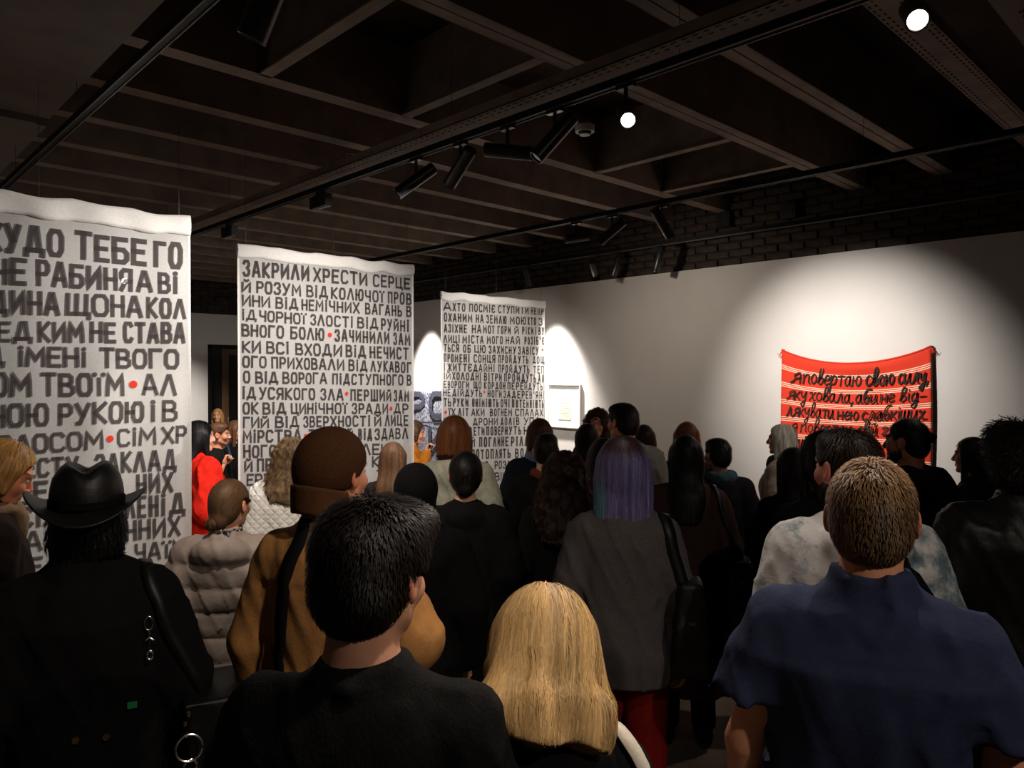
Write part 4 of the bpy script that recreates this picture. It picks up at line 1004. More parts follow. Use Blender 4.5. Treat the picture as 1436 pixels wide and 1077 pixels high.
def strands(fn, V, Nn, n, L_, lift, rng, crown=(0, -.02, .11), grav=1.0, wdt=.0016, wave=0.0, steps=7, part=None, zmin=-9):
    """tapered ribbons laid over the hair surface in the direction it is combed"""
    idx = rng.integers(0, len(V), n); P = V[idx].astype(float)+rng.normal(0, .002, (n, 3)); pts = [P]; e = .002
    cr = np.array(crown); hgt = rng.uniform(0, .0035, n)
    ln = L_*rng.uniform(.6, 1.2, n); ph = rng.uniform(0, 6.28, n)
    def grad(P):
        g = np.stack([(fn([P[:,0]+e*(k==0), P[:,1]+e*(k==1), P[:,2]+e*(k==2)])-fn([P[:,0]-e*(k==0), P[:,1]-e*(k==1), P[:,2]-e*(k==2)])) for k in range(3)], 1)
        return g/(np.linalg.norm(g, axis=1, keepdims=True)+1e-6)
    sides = []; cur = P; jitter = rng.normal(0, .12 if L_ < .08 else .05, (n, 3))
    for s in range(steps):
        g = grad(cur); f0 = fn([cur[:,0], cur[:,1], cur[:,2]])
        rad = cur-cr; rad /= np.linalg.norm(rad, axis=1, keepdims=True)+1e-6
        dv = rad*.6 + np.array([0, 0, -1.0])*grav + jitter
        dv = dv-(dv*g).sum(1, keepdims=True)*g; dv /= np.linalg.norm(dv, axis=1, keepdims=True)+1e-6
        if wave: 
            sd = np.cross(dv, g); dv = dv+sd*wave*np.sin(ph+s*1.6)[:, None]
        up = lift*(s/steps)
        sides.append(np.cross(dv, g))
        nxt = cur + dv*(ln/steps*np.clip((cur[:, 2]-zmin)/.035, .04, 1))[:, None]
        f1 = fn([nxt[:,0], nxt[:,1], nxt[:,2]]); nxt = nxt - g*(np.clip(f1, -.02, .02)-0.0012-hgt-up)[:, None]
        pts.append(nxt); cur = nxt
    sides.append(sides[-1])
    K = steps+1; P = np.stack(pts, 1); S = np.stack(sides, 1)
    wv = wdt*np.array([.5]+[1]*(K-3)+[.7, .12])[None, :, None]*rng.uniform(.6, 1.5, n)[:, None, None]
    A = P+S*wv; B = P-S*wv
    VV = np.stack([A, B], 2).reshape(-1, 3); b0 = (np.arange(n)*K*2)[:, None]+np.arange(K-1)[None, :]*2; b0 = b0.ravel()
    return VV, np.stack([b0, b0+1, b0+3, b0+2], 1), np.repeat(rng.uniform(.72, 1.12, n)*(.8+hgt/.0035*.4)*streak(V[idx]), K*2)  # tint includes painted shade: low-lying strands darker, raised ones lighter

_mc = {}
def cloth_mat(col, rough=0.9, kind='plain'):
    key = (col, rough, kind)
    if key in _mc: return _mc[key]
    c = rgb(*col)
    if kind == 'knit': m = mat('knit', c, rough, noise=0.35, nscale=160, bump=0.35, bscale=260, stretch=(1, 1, 3), spec=0.1)
    elif kind == 'leather': m = mat('leather', c, 0.5, noise=0.2, nscale=20, bump=0.12, bscale=60, spec=0.35)
    elif kind == 'puffer': m = mat('puffer', c, 0.6, noise=0.08, nscale=10, bump=0.25, bscale=30, spec=0.3)
    elif kind == 'denim': m = mat('denim', c, rough, noise=0.4, nscale=30, bump=0.3, bscale=200, spec=0.15, stretch=(1, 1, .5))
    elif kind == 'tie':
        m = mat('tie_dye', c, rough, bump=0.15, bscale=90, spec=0.1); nt = m.node_tree; N = nt.nodes; L = nt.links
        tc = N.new('ShaderNodeTexCoord'); n = N.new('ShaderNodeTexNoise'); n.inputs['Scale'].default_value = 6.5; n.inputs['Detail'].default_value = 6; n.inputs['Roughness'].default_value = .62; L.new(tc.outputs['Object'], n.inputs['Vector'])
        rp = N.new('ShaderNodeValToRGB'); L.new(n.outputs['Fac'], rp.inputs[0]); e = rp.color_ramp.elements
        e[0].position = .28; e[0].color = rgb(60, 74, 84); e[1].position = .49; e[1].color = c; k = e.new(.39); k.color = rgb(112, 130, 138)
        L.new(rp.outputs[0], N['Principled BSDF'].inputs['Base Color'])
    elif kind == 'quilt':
        m = mat('quilt', c, rough, spec=0.2); nt = m.node_tree; N = nt.nodes; L = nt.links
        tc = N.new('ShaderNodeTexCoord'); b = N['Principled BSDF']; hs = []
        for rot in (0.8, -0.8):
            mp = N.new('ShaderNodeMapping'); mp.inputs['Rotation'].default_value = (0, rot, 0); L.new(tc.outputs['Object'], mp.inputs[0])
            w_ = N.new('ShaderNodeTexWave'); w_.inputs['Scale'].default_value = 9; w_.bands_direction = 'X'; L.new(mp.outputs[0], w_.inputs['Vector'])
            pw = N.new('ShaderNodeMath'); pw.operation = 'POWER'; pw.inputs[1].default_value = .25; L.new(w_.outputs['Fac'], pw.inputs[0]); hs.append(pw.outputs[0])
        mm = N.new('ShaderNodeMath'); mm.operation = 'MINIMUM'; L.new(hs[0], mm.inputs[0]); L.new(hs[1], mm.inputs[1])
        bp = N.new('ShaderNodeBump'); bp.inputs['Strength'].default_value = .5; bp.inputs['Distance'].default_value = .012; L.new(mm.outputs[0], bp.inputs['Height']); L.new(bp.outputs[0], b.inputs['Normal'])
    elif kind == 'plaid':
        m = mat('plaid', c, rough); nt = m.node_tree; N = nt.nodes; L = nt.links; tc = N.new('ShaderNodeTexCoord'); ck = N.new('ShaderNodeTexChecker'); ck.inputs['Scale'].default_value = 55
        ck.inputs['Color1'].default_value = c; ck.inputs['Color2'].default_value = rgb(30, 30, 34); L.new(tc.outputs['Object'], ck.inputs['Vector']); L.new(ck.outputs['Color'], N['Principled BSDF'].inputs['Base Color'])
    else: m = mat('cloth', c, rough, noise=0.12, nscale=30, bump=0.12, bscale=120, spec=0.12)
    _mc[key] = m; return m
def hair_mat(col):
    key = ('hair', col)
    if key not in _mc: _mc[key] = mat('hair', rgb(*col), 0.5, attr=True, spec=0.22, bump=0.10, bscale=40, stretch=(14, 14, 1.5))
    return _mc[key]
def skin_mat(col):
    key = ('skin', col)
    if key not in _mc:
        m = mat('skin', rgb(*col), 0.5, attr=True, noise=0.06, nscale=30, spec=0.35); b = m.node_tree.nodes['Principled BSDF']
        b.inputs['Subsurface Weight'].default_value = 0.12; b.inputs['Subsurface Radius'].default_value = (.012, .004, .002); _mc[key] = m
    return _mc[key]
M['eye_white'] = mat('eye_white', (0.42, 0.38, 0.35, 1), 0.3, attr=True)
def uvsphere(c, r, seg=12, rings=8):
    V = []; Q = []; T = []
    for i in range(rings+1):
        th = math.pi*i/rings
        for k in range(seg):
            a = 2*math.pi*k/seg; V.append((c[0]+r*math.sin(th)*math.cos(a), c[1]+r*math.cos(th), c[2]+r*math.sin(th)*math.sin(a)))
            T.append((.12, .08, .05) if th < .5 else (1, 1, 1))
    for i in range(rings):
        for k in range(seg): Q.append((i*seg+k, i*seg+(k+1) % seg, (i+1)*seg+(k+1) % seg, (i+1)*seg+k))
    return V, Q, T

def garment_top(p, fem, pose, g, spec, seed):
    """p: figure space. spec: off, hem, sleeve ('long'/'short'/'none'), flare, neck, quilt, wr (wrinkle)"""
    k = 0.94 if fem else 1.0; o = spec.get('off', .02); hem = spec.get('hem', .86); fl = spec.get('flare', 0.0); sw = spec.get('sw', 1.0)
    nk = spec.get('neck', 1.50)
    zb_ = lambda z, a, b, c: (z, a*k*g+o, b*g+o, c)
    keys = [(nk, .062, .062, -.018), (1.478, .070+o*.35, .070+o*.3, -.020), (1.458, .094*k*sw+o*.4, .076+o*.45, -.022), (1.435, .130*k*sw+o*.5, .084+o*.55, -.021), (1.405, .160*k*sw+o*.6, .092+o*.65, -.020), zb_(1.35, .158*sw, .100, -.012), zb_(1.26, .152, .108, 0), zb_(1.10, .136, .106, .008), zb_(.98, .150, .110, .0)]
    z = 0.90
    keys += [(z, .165*g+o, .120*g+o, -.005)]
    if hem < .88: keys += [(hem, .172*g+o+fl*(.9-hem), .122*g+o+fl*(.9-hem), -.005)]
    keys = [q for q in keys if q[0] >= hem-1e-6]
    tz = nk-.030
    if spec.get('boxy'): keys = [(q[0], max(q[1], .158*g*k+o) if q[0] < 1.36 else q[1], q[2], q[3]) for q in keys]
    d = loft(p, keys, 2.35, 0.02)
    d = smin(d, cap([np.abs(p[0]), p[1], p[2]], (.02, -.022, tz), (.135*k*sw, -.022, 1.402), .034+o*.5, .032+o*.8), .04)
    if spec.get('collar', 0):
        cr = spec['collar']; c = loft(p, [(1.44, .085, .080, -.02), (nk+.01, .078, .074, -.018), (nk+cr, .074, .074, -.018)], 2.0, .008); d = smin(d, c, .012)
        if spec.get('flat'): d = smin(d, cap([np.abs(p[0]), p[1], p[2]], (0, -.100-o*.3, nk-.012), (.085, -.04, nk-.020), .012, .012), .012)
    if spec.get('hoodfold'):
        hf = spec['hoodfold']
        d = smin(d, ell(p, (0, -.125, 1.43), (.115*hf, .055*hf, .075*hf)), .03); d = smin(d, cap([np.abs(p[0]), p[1], p[2]], (0, -.105, 1.485), (.080, .0, 1.475), .032*hf, .024*hf), .025)
        d = smax(d, -ell(p, (0, -.105, 1.515), (.05, .035, .025)), .02)
    if fem: d = smin(d, ell([np.abs(p[0]), p[1], p[2]], (0.068, 0.068, 1.265), (0.056+o*.7, 0.048+o, 0.066+o*.5)), 0.05)
    sl = spec.get('sleeve', 'long')
    if sl != 'none':
        for s, e, w_ in arms_of(pose, fem):
            r = spec.get('sr', .018)
            if sl == 'short':
                m_ = tuple(np.array(s)+(np.array(e)-np.array(s))*spec.get('slv', .5)); d = smin(d, smax(cap(p, s, e, .042*min(g,1.1)+o*.8+r*.6, .048+o+r*1.3), (p[2]-0)*0 + (m_[2]-p[2])*1.0, .005), .04)
            else:
                d = smin(d, cap(p, s, e, .040*min(g,1.1)+o*.85+r*.6, .036+o*.85+r*.7), .028); d = smin(d, cap(p, e, w_, .040+o*.85+r*.6, .029+o*.6+r*.55), .012)
    wr = spec.get('wr', 1.0); s = seed*3.1
    fx = p[0]*9+s; fz = p[2]
    n = vnoise(p[0]*11+s, p[1]*11, p[2]*6+s)*.8+vnoise(p[0]*30+s+p[2]*9, p[1]*30, p[2]*(11 if not spec.get('pleat') else 5)+p[0]*16)*.42
    fo = 1-np.abs(vnoise(p[0]*13+p[2]*6+s, p[1]*13, p[2]*7-np.abs(p[0])*14))*2.2
    d = d + wr*(.0075*n - .007*np.clip(fo, 0, 1)**2)
    if spec.get('pleat'):
        d = d + .0075*np.sin(p[0]*52+3.5*vnoise(p[0]*4, p[1]*5, p[2]*3.4))*np.clip((1.33-p[2])*5, 0, 1)*np.clip((p[2]-.85)*4, 0, 1)
    if spec.get('yoke'):
        zy = spec['yoke']; d = d + .004*np.exp(-((p[2]-zy+.04*np.abs(p[0]))/.006)**2)*(p[1] < .02)*(np.abs(p[0]) < .2)
    if spec.get('tubes'):
        d = d - .012*np.abs(np.sin((p[2]-.02*np.abs(p[0])*0)*math.pi/spec['tubes']))**.6+.006
    if spec.get('front', 1) and nk < 9: d = d + .0045*np.exp(-(p[0]/.006)**2)*(p[1] > .03)
    if spec.get('seam'): d = d + .004*np.exp(-(p[0]/.004)**2)*(p[1] < 0)
    return d
def trousers(p, g, o=.014, wide=1.0, hem=.08):
    ax_ = [np.abs(p[0]), p[1], p[2]]
    d = loft(p, [(1.03, .145*g+o, .105*g+o, 0), (.93, .170*g+o, .122*g+o, -.01), (.84, .172*g+o, .120*g+o, -.01)], 2.2, .01)
    d = smin(d, cap(ax_, (.087, 0, .86), (.098, .01, .5), .090*g+o*.6, .066*wide+o), .02)
    d = smin(d, smax(cap(ax_, (.098, .01, .5), (.102, -.02, .06), .066*wide+o, .055*wide+o), hem-p[2], .004), .02)
    return d + .004*vnoise(p[0]*18, p[1]*18, p[2]*9)
@lru_cache(None)
def shoe_mesh():
    def fn(p):
        d = cap(p, (0, -.05, .05), (0, .14, .035), .044, .036); d = smin(d, cap(p, (0, -.045, .05), (0, -.035, .11), .040, .044), .03)
        d = smax(d, -p[2]+.012, .004); s = smax(ell(p, (0, .045, .01), (.05, .15, .06)), np.abs(p[2]-.008)-.010, .003)
        return np.minimum(d, s)
    V, Q = nets(fn, np.arange(-.07, .07, .008), np.arange(-.14, .22, .009), np.arange(-.02, .19, .008)); return V, Q

NOISE_SEED = [0]
def person(label, px, py, depth, phi, fem=False, hair='short', hc=(40, 28, 20), top=None, tc=(20, 20, 22), tk='plain', bc=(18, 18, 20), bk='plain', pose=('down', 'down'), girth=1.0, hyaw=0, pitch=0, roll=0,
           skin=(214, 160, 130), near=False, hl=.28, hvol=0.0, nstr=500, slen=.06, slift=0.0, swave=0.0, hands=('relaxed', 'relaxed'), tint2=None, toph=0.012, skirt=None, coat=False, sw=0.0016, extras=None, hgt=None, trw=1.0, crown=None, grav=1.0, wide=1.0):
    NOISE_SEED[0] += 1; seed = NOISE_SEED[0]; rng = np.random.default_rng(seed)
    pt = at(px, py, depth); zt = pt[2]; phi = math.radians(phi); hyaw_ = math.radians(hyaw); pit = math.radians(pitch); rl = math.radians(roll)
    fx = FWD[:2]/np.linalg.norm(FWD[:2]); face = fx*math.cos(phi)+RGT[:2]*math.sin(phi); rz = math.atan2(-face[0], face[1])
    top_local = head_unframe([(0, -.01, .118)], -hyaw_, pit, rl)[0]
    hc_local = head_unframe([(0, -.01, 0.02)], -hyaw_, pit, rl)[0]
    s = (zt-toph)/top_local[2]
    R = Matrix.Rotation(rz, 3, 'Z'); off = R @ Vector((hc_local[0]*s, hc_local[1]*s, 0))
    loc = (pt[0]-off.x, pt[1]-off.y, 0)
    root = empty('person', loc, label, 'person', None, rz)
    yaw = -hyaw_; hk = tuple(hands)
    V, Q, T = body_cached(fem, tuple(pose), girth, yaw, pit, rl, near, hk)
    bo = link('body', mesh_np('body', V*s, Q, T, mats=[skin_mat(skin)]), root)
    # eyes
    for sg in (-1, 1):
        ev, eq, et = uvsphere((sg*.031, .0765, -.001), .0105)
        e = link('eye', mesh_np('eye', head_unframe(ev, yaw, pit, rl)*s, eq, np.array(et), mats=[M['eye_white']]), root)
    # top garment
    sp = dict(off=.02); sp.update(top or {})
    st = .0105 if near else .0165
    hem = sp.get('hem', .86)
    if near: wrx = .40
    fn = lambda p: garment_top(p, fem, tuple(pose), girth, sp, seed)
    xr = .42 if 'wide' in pose else .38
    Vg, Qg = nets(fn, np.arange(-xr, xr, st), np.arange(-.30, .37, st), np.arange(hem-.05, 1.62, st))
    nm = sp.get('name', 'coat' if hem < .7 else 'jacket')
    go = link(nm, mesh_np(nm, Vg*s, Qg, mats=[cloth_mat(tc, kind=tk)]), root)
    # lower garment
    fb = lambda p: trousers(p, girth, wide=trw)
    stb = .02 if not near else .016
    Vb, Qb = nets(fb, np.arange(-.27, .27, stb), np.arange(-.2, .2, stb), np.arange(.02, 1.08, stb))
    link('trousers', mesh_np('trousers', Vb*s, Qb, mats=[cloth_mat(bc, kind=bk)]), root)
    sv, sq = shoe_mesh()
    for sg in (-1, 1):
        link('shoe', mesh_np('shoe', (sv+np.array([sg*.106, 0, -.0]))*s, sq, mats=[cloth_mat((16, 15, 15), kind='leather')]), root)
    # hair
    info = dict(root=root, s=s, yaw=yaw, pit=pit, rl=rl, rz=rz, loc=Vector(loc), fn=lambda p: garment_top(p, fem, tuple(pose), girth, dict(sp, wr=.25, off=sp['off']+.004, tubes=0, yoke=0, pleat=0), seed))
    if hair == 'hood':
        f2 = lambda p: hood_sdf(p, head_frame(p, yaw, pit, rl))
        Vh, Qh = nets(f2, np.arange(-.16, .16, .009), np.arange(-.22, .2, .009), np.arange(1.38, 1.84, .009))
        link('hood', mesh_np('hood', Vh*s, Qh, mats=[cloth_mat(tc, kind=tk)]), root)
    elif hair:
        hs = 0.0055 if near else .0075
        shr = (math.tan(rl)*.35, math.tan(pit)*.75) if (pitch > 20 and hair == 'long') else (0, 0)
        fh = lambda q: hair_sdf(q, hair, hl, hvol, shr)
        zlo = -.14 if hair in ('short', 'crop', 'quiff', 'bun', 'lowbun', 'capped') else -hl-.03
        if not near and zlo < -.15: hs = .009
        Vh, Qh = nets(fh, np.arange(-.16, .16, hs), np.arange(-.24, .15, hs), np.arange(zlo, .16, hs))
        tint = np.repeat((.9*streak(Vh))[:, None], 3, 1)
        if nstr:
            kk = crown if crown is not None else (0, -.02, .11)
            SV, SQ, ST = strands(fh, Vh, None, nstr, slen, slift, rng, wave=swave, wdt=sw, crown=kk, grav=grav, zmin=(-hl-.005 if zlo < -.15 else -9))
            Qh = np.concatenate([Qh, SQ+len(Vh)]); stt = np.repeat(ST[:, None], 3, 1); Vh = np.concatenate([Vh, SV]); tint = np.concatenate([tint, stt])
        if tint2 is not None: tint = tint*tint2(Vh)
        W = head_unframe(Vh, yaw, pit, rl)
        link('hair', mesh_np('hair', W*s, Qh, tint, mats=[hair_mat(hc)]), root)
    if extras: extras(info)
    return info
def L2W(info, p): return Matrix.Rotation(info['rz'], 3, 'Z') @ (Vector(p)*info['s']) + info['loc']
def H2L(info, P): return [Vector(v*info['s']) for v in head_unframe(P, info['yaw'], info['pit'], info['rl'])]
def snap(fn, p, off):
    """push a point to the garment's surface"""
    p = np.array(p, float); e = .003
    for _ in range(8):
        f0 = float(np.ravel(fn([np.array([[[c]]], f32) for c in p]))[0]); g = []
        for k in range(3):
            a = p.copy(); a[k] += e; g.append((float(np.ravel(fn([np.array([[[c]]], f32) for c in a]))[0])-f0)/e)
        g = np.array(g); g /= np.linalg.norm(g)+1e-9; p = p-g*np.clip(f0-off, -.04, .04)
    return p, g
def strap(info, pts, wdt, m, name='strap', parent=None, thick=.004, off=.004):
    """flat band laid over the clothing; pts in figure space"""
    P = smooth_path(pts, 5); V = []; Q = []; C = []
    for p in P: C.append(snap(info['fn'], p, off+thick/2))
    n = len(C)
    for i, (p, g) in enumerate(C):
        t = C[min(i+1, n-1)][0]-C[max(i-1, 0)][0]; t = t/(np.linalg.norm(t)+1e-9); sd = np.cross(t, g); sd /= np.linalg.norm(sd)+1e-9
        for a, b in ((-1, 1), (1, 1), (1, -1), (-1, -1)): V.append((p+sd*a*wdt/2+g*b*thick/2)*info['s'])
    for i in range(n-1):
        for k in range(4): Q.append((i*4+k, i*4+(k+1) % 4, i*4+4+(k+1) % 4, i*4+4+k))
    Q.append((0, 3, 2, 1)); Q.append(((n-1)*4, (n-1)*4+1, (n-1)*4+2, (n-1)*4+3))
    return link(name, mesh_np(name, V, Q, mats=[m]), parent if parent is not None else info['root'])
def world_thing(info, name, label, cat, group=None):
    return empty(name, info['loc'], label, cat, group, info['rz'])
def blob(fn, lo, hi, st): return nets(fn, np.arange(lo[0], hi[0], st), np.arange(lo[1], hi[1], st), np.arange(lo[2], hi[2], st))
BLACK = (14, 13, 14)

# ------------------------------------------------------------------ accessories
def hat_extra(info):
    r = info['root']; s = info['s']; m = cloth_mat((17, 16, 16), kind='leather')
    V = []; Q = []; sg = 48
    rings = [(.0, .122, 1.0), (.035, .124, .99), (.06, .120, .97), (.085, .114, .95), (.108, .104, .93), (.120, .085, .93), (.118, .055, .95), (.104, .028, 1)]
    for z, rr, asp in rings:
        for k in range(sg):
            a = 2*math.pi*k/sg; x = math.sin(a)*rr*.80*(.82 if z > .1 else 1-.6*max(0, z-.06)); y = math.cos(a)*rr*1.02
            dz = 0
            if z > .1: dz = -.018*math.exp(-(x/.03)**2)+.012*abs(x)/.08
            pinch = .014*math.exp(-((y-.085)/.035)**2)*(z > .05)
            V.append((x*(1-pinch*18*.4), y-.016, z+dz+.045))
    for i in range(len(rings)-1):
        for k in range(sg): Q.append((i*sg+k, i*sg+(k+1) % sg, (i+1)*sg+(k+1) % sg, (i+1)*sg+k))
    b = len(V); V.append((0, -.016, .045+.10)); T = [((len(rings)-1)*sg+k, (len(rings)-1)*sg+(k+1) % sg, b) for k in range(sg)]
    W = head_unframe(V, info['yaw'], info['pit'], info['rl'])*s
    link('hat_crown', mesh_np('hat_crown', W, Q, tris=np.array(T), mats=[m]), r)
    V = []; Q = []; nr = 8
    for lay in (0, 1):
        for i in range(nr+1):
            t = i/nr
            for k in range(sg):
                a = 2*math.pi*k/sg; r0 = .098; r1 = .175+.012*abs(math.cos(a))
                rr = r0+(r1-r0)*t; x = math.sin(a)*rr*(.92); y = math.cos(a)*rr*1.04
                curl = .052*(t**1.6)*(abs(math.sin(a))**2.2) - .024*t*(abs(math.cos(a))**2) + .006*math.sin(a*3+1)*t
                V.append((x, y-.016, .042+curl-(.005 if lay else 0)))
    def ix(l, i, k): return (l*(nr+1)+i)*sg+k % sg
    for i in range(nr):
        for k in range(sg): Q.append((ix(0,i,k), ix(0,i+1,k), ix(0,i+1,k+1), ix(0,i,k+1))); Q.append((ix(1,i,k), ix(1,i,k+1), ix(1,i+1,k+1), ix(1,i+1,k)))
    for k in range(sg): Q.append((ix(0,nr,k), ix(1,nr,k), ix(1,nr,k+1), ix(0,nr,k+1))); Q.append((ix(0,0,k), ix(0,0,k+1), ix(1,0,k+1), ix(1,0,k)))
    link('hat_brim', mesh_np('hat_brim', head_unframe(V, info['yaw'], info['pit'], info['rl'])*s, Q, mats=[m]), r)
    V = []; Q = []
    for z in (.048, .068):
        for k in range(sg): a = 2*math.pi*k/sg; V.append((math.sin(a)*.1025, math.cos(a)*.1285-.016, z))
    for k in range(sg): Q.append((k, (k+1) % sg, sg+(k+1) % sg, sg+k))
    link('hat_band', mesh_np('hat_band', head_unframe(V, info['yaw'], info['pit'], info['rl'])*s, Q, mats=[cloth_mat((8, 8, 8))]), r)
    # coat buttons, clips, chain
    gold = M['gold']; fn = info['fn']
    for x in (-.035, .045):
        p, g = snap(fn, (x, -.3, 1.055), .002); MB().disc((0,0,0), g, .008, 12).tube([-g*.004, g*.003], .009, 12).build('coat_button', gold, r).location = tuple(p*s)
    p, g = snap(fn, (.175, -.2, 1.335), .006); cc = MB()
    cc.tube([Vector((math.cos(a)*.017, 0, math.sin(a)*.022)) for a in np.linspace(0, 6.1, 16)], .0022, 6)
    cc.tube([(0,0,-.022), (.004,0,-.05)], .003, 6); cc.tube([(-.014,0,-.055), (.004,0,-.047), (.02,0,-.058)], .003, 6)
    cc.tube([Vector((.004+math.cos(a)*.012, 0, -.105+math.sin(a)*.014)) for a in np.linspace(0, 6.1, 12)], .004, 6); cc.tube([(.004,0,-.05),(.002,0,-.092)], .0015, 5)
    cc = cc.build('strap_charm', M['chrome'], r, True); cc.location = tuple(p*s); cc.scale = (.62, .62, .85)
    # black bag with metal ring and chain
    b = world_thing(info, 'shoulder_bag', 'black shoulder bag with metal rings and a hanging chain beside the long black coat', 'bag')
    def fb(p):
        q = [p[0]-.37, p[1]+.06, p[2]-.93]; d = np.maximum(np.maximum(np.abs(q[0]+.2*q[2]*.3)-.085, np.abs(q[1])-.12), np.abs(q[2])-.15)
        return d-.02+.008*vnoise(p[0]*14, p[1]*14, p[2]*14)
    V, Q = blob(fb, (.22,-.26,.7), (.53,.14,1.15), .012); link('bag_body', mesh_np('bag_body', V*s, Q, mats=[cloth_mat((12,12,12), kind='leather')]), b)
    info2 = dict(info); info2['root'] = b
    strap(info2, [(.30,-.06,1.07),(.26,-.11,1.20),(.20,-.11,1.34),(.155,-.05,1.46),(.15,.05,1.42),(.2,.12,1.25),(.30,.08,1.08)], .035, cloth_mat((12,12,12), kind='leather'), off=.006)
    for nm, c, r_ in (('ring', (.265,-.225,.985), .034), ('ring', (.268,-.227,.932), .016)):
        MB().tube([Vector(c)*s+Vector((math.cos(a)*r_, .2*r_*math.sin(a), math.sin(a)*r_)) for a in np.linspace(0, 6.1, 20)], .0032, 6).build(nm, M['chrome'], b, True)
    ch = MB()
    for i in range(22):
        c = Vector((.270+.0022*i+.00005*i*i, -.228+.001*i, .912-.0125*i))*s; a0 = math.pi/2*(i % 2)
        ch.tube([c+Vector((math.cos(a)*.0045*math.cos(a0), math.cos(a)*.0045*math.sin(a0), math.sin(a)*.0085)) for a in np.linspace(0, 5.5, 7)], .0016, 4, caps=False)
    o = ch.build('chain', M['chrome'], b, True); o['kind'] = 'stuff'
    for c in ((.265,-.215,1.08), (.255,-.215,1.055), (.258,-.215,1.02), (.345,-.215,1.02), (.350,-.215,1.00)):
        MB().tube([(0,0,-.006), (0,0,.006)], .005, 8).build('stud', M['chrome'], b, True).location = tuple(Vector(c)*s)
    MB().box((-.012,-.003,-.008), (.012,.003,.008)).build('green_tag', mat('green_tag', (.01,.22,.06,1)), r).location = tuple(snap(fn, (.155,-.25,1.10), .004)[0]*s)

def cap_extra(info):
    m = cloth_mat((64, 38, 22), kind='knit')
    f_ = lambda q: smax(smax(smin(ell(q, (0, -.020, .040), (.092, .114, .098)), ell(q, (0, -.05, .0), (.086, .085, .085)), .03), -(q[2]+.040-.9*np.maximum(q[1]+.02, 0)), .006), -(ell(q, (0, -.012, .02), (.080, .100, .094))), .003) + .0015*np.sin(np.arctan2(q[0], q[1])*3)
    V, Q = nets(f_, np.arange(-.13, .13, .006), np.arange(-.17, .13, .006), np.arange(-.08, .17, .006))
    link('cap_crown', mesh_np('cap_crown', head_unframe(V, info['yaw'], info['pit'], info['rl'])*info['s'], Q, mats=[m]), info['root'])
    def br(q):   # peak worn at the back, folded down
        rr = np.sqrt((q[0]/.088)**2+((q[1]+.055)/.085)**2); d = smax((rr-1)*.08, -((rr-.88)*.08), .004)
        d = np.abs(rr-.97)*.085-.006
        return smax(smax(d, q[1]+.035, .006), np.abs(q[2]+.070+.25*(q[1]+.1))-.042, .006)
    V, Q = nets(br, np.arange(-.13, .13, .006), np.arange(-.17, .02, .006), np.arange(-.14, .01, .006))
    link('cap_peak', mesh_np('cap_peak', head_unframe(V, info['yaw'], info['pit'], info['rl'])*info['s'], Q, mats=[cloth_mat((74, 46, 26), kind='plain')]), info['root'])
    b = world_thing(info, 'crossbody_bag', 'black strap of a bag across the back of the tan jacket', 'bag')
    i2 = dict(info); i2['root'] = b
    strap(i2, [(-.02,-.06,1.52),(-.055,-.2,1.42),(-.085,-.2,1.25),(-.13,-.2,1.05),(-.19,-.1,.93),(-.2,.03,.86),(-.1,.2,.95)], .045, cloth_mat((16,15,16)), off=.004)
    fb = lambda p: np.maximum(np.maximum(np.abs(p[0]+.02)-.11, np.abs(p[1]-.215)-.035), np.abs(p[2]-.92)-.08)-.012
    V, Q = blob(fb, (-.18,.13,.8), (.15,.3,1.04), .013); link('bag_body', mesh_np('bag_body', V*info['s'], Q, mats=[cloth_mat((16,15,16))]), b)
def glasses(info, m=None):
    mb = MB(); m = m or M['black_metal']
    for sg in (-1, 1):
        mb.tube(H2L(info, [(sg*.031+.024*math.cos(a), .106, -.001+.019*math.sin(a)) for a in np.linspace(0, 6.28, 16)]), .0016, 5, caps=False)
        mb.tube(H2L(info, [(sg*.055, .104, .003), (sg*.078, .05, .004), (sg*.083, -.005, .002)]), .0016, 5)
    mb.tube(H2L(info, [(-.008, .108, .003), (.008, .108, .003)]), .0016, 5); mb.build('glasses', m, info['root'], True)
def bag_behind(lab, c, h, name='shoulder_bag', col=(12, 12, 13), strap_pts=None, sw=.03, rot=0, sm=None, kind='leather'):
    def ex(info):
        b = world_thing(info, name, lab, 'bag')
        def fb(p):
            q = [np.abs(p[0]-c[0]), np.abs(p[1]-c[1]), p[2]-c[2]]
            return np.maximum(np.maximum(q[0]-h[0]*(1-.25*q[2]/h[2]), q[1]-h[1]*(1-.25*q[2]/h[2])), np.abs(q[2])-h[2])-.015+.006*vnoise(p[0]*18, p[1]*18, p[2]*18)
        V, Q = blob(fb, [c[i]-h[i]*1.5-.04 for i in range(3)], [c[i]+h[i]*1.5+.05 for i in range(3)], .012)
        link('bag_body', mesh_np('bag_body', V*info['s'], Q, mats=[cloth_mat(col, kind=kind)]), b)
        if strap_pts: i2 = dict(info); i2['root'] = b; strap(i2, strap_pts, sw, sm or cloth_mat(col, kind=kind), off=.004)
        MB().box((-.012,-.004,-.006), (.012,.004,.006)).build('clasp', M['steel'], b).location = tuple(Vector((c[0], c[1]-h[1]-.018, c[2]+h[2]*.2))*info['s'])
    return ex
def scarf(col, kind='plain', big=1.0):
    def ex(info):
        f_ = lambda p: smin(np.sqrt((np.sqrt((p[0]/1.0)**2+((p[1]+.015)/1.0)**2)-.078)**2+(p[2]-1.485)**2)-.030*big, ell(p, (.02, .10, 1.42), (.05, .03, .08)), .03)+.006*vnoise(p[0]*25, p[1]*25, p[2]*25)
        V, Q = blob(f_, (-.15,-.15,1.32), (.15,.18,1.56), .010); link('scarf', mesh_np('scarf', V*info['s'], Q, mats=[cloth_mat(col, kind=kind)]), info['root'])
    return ex
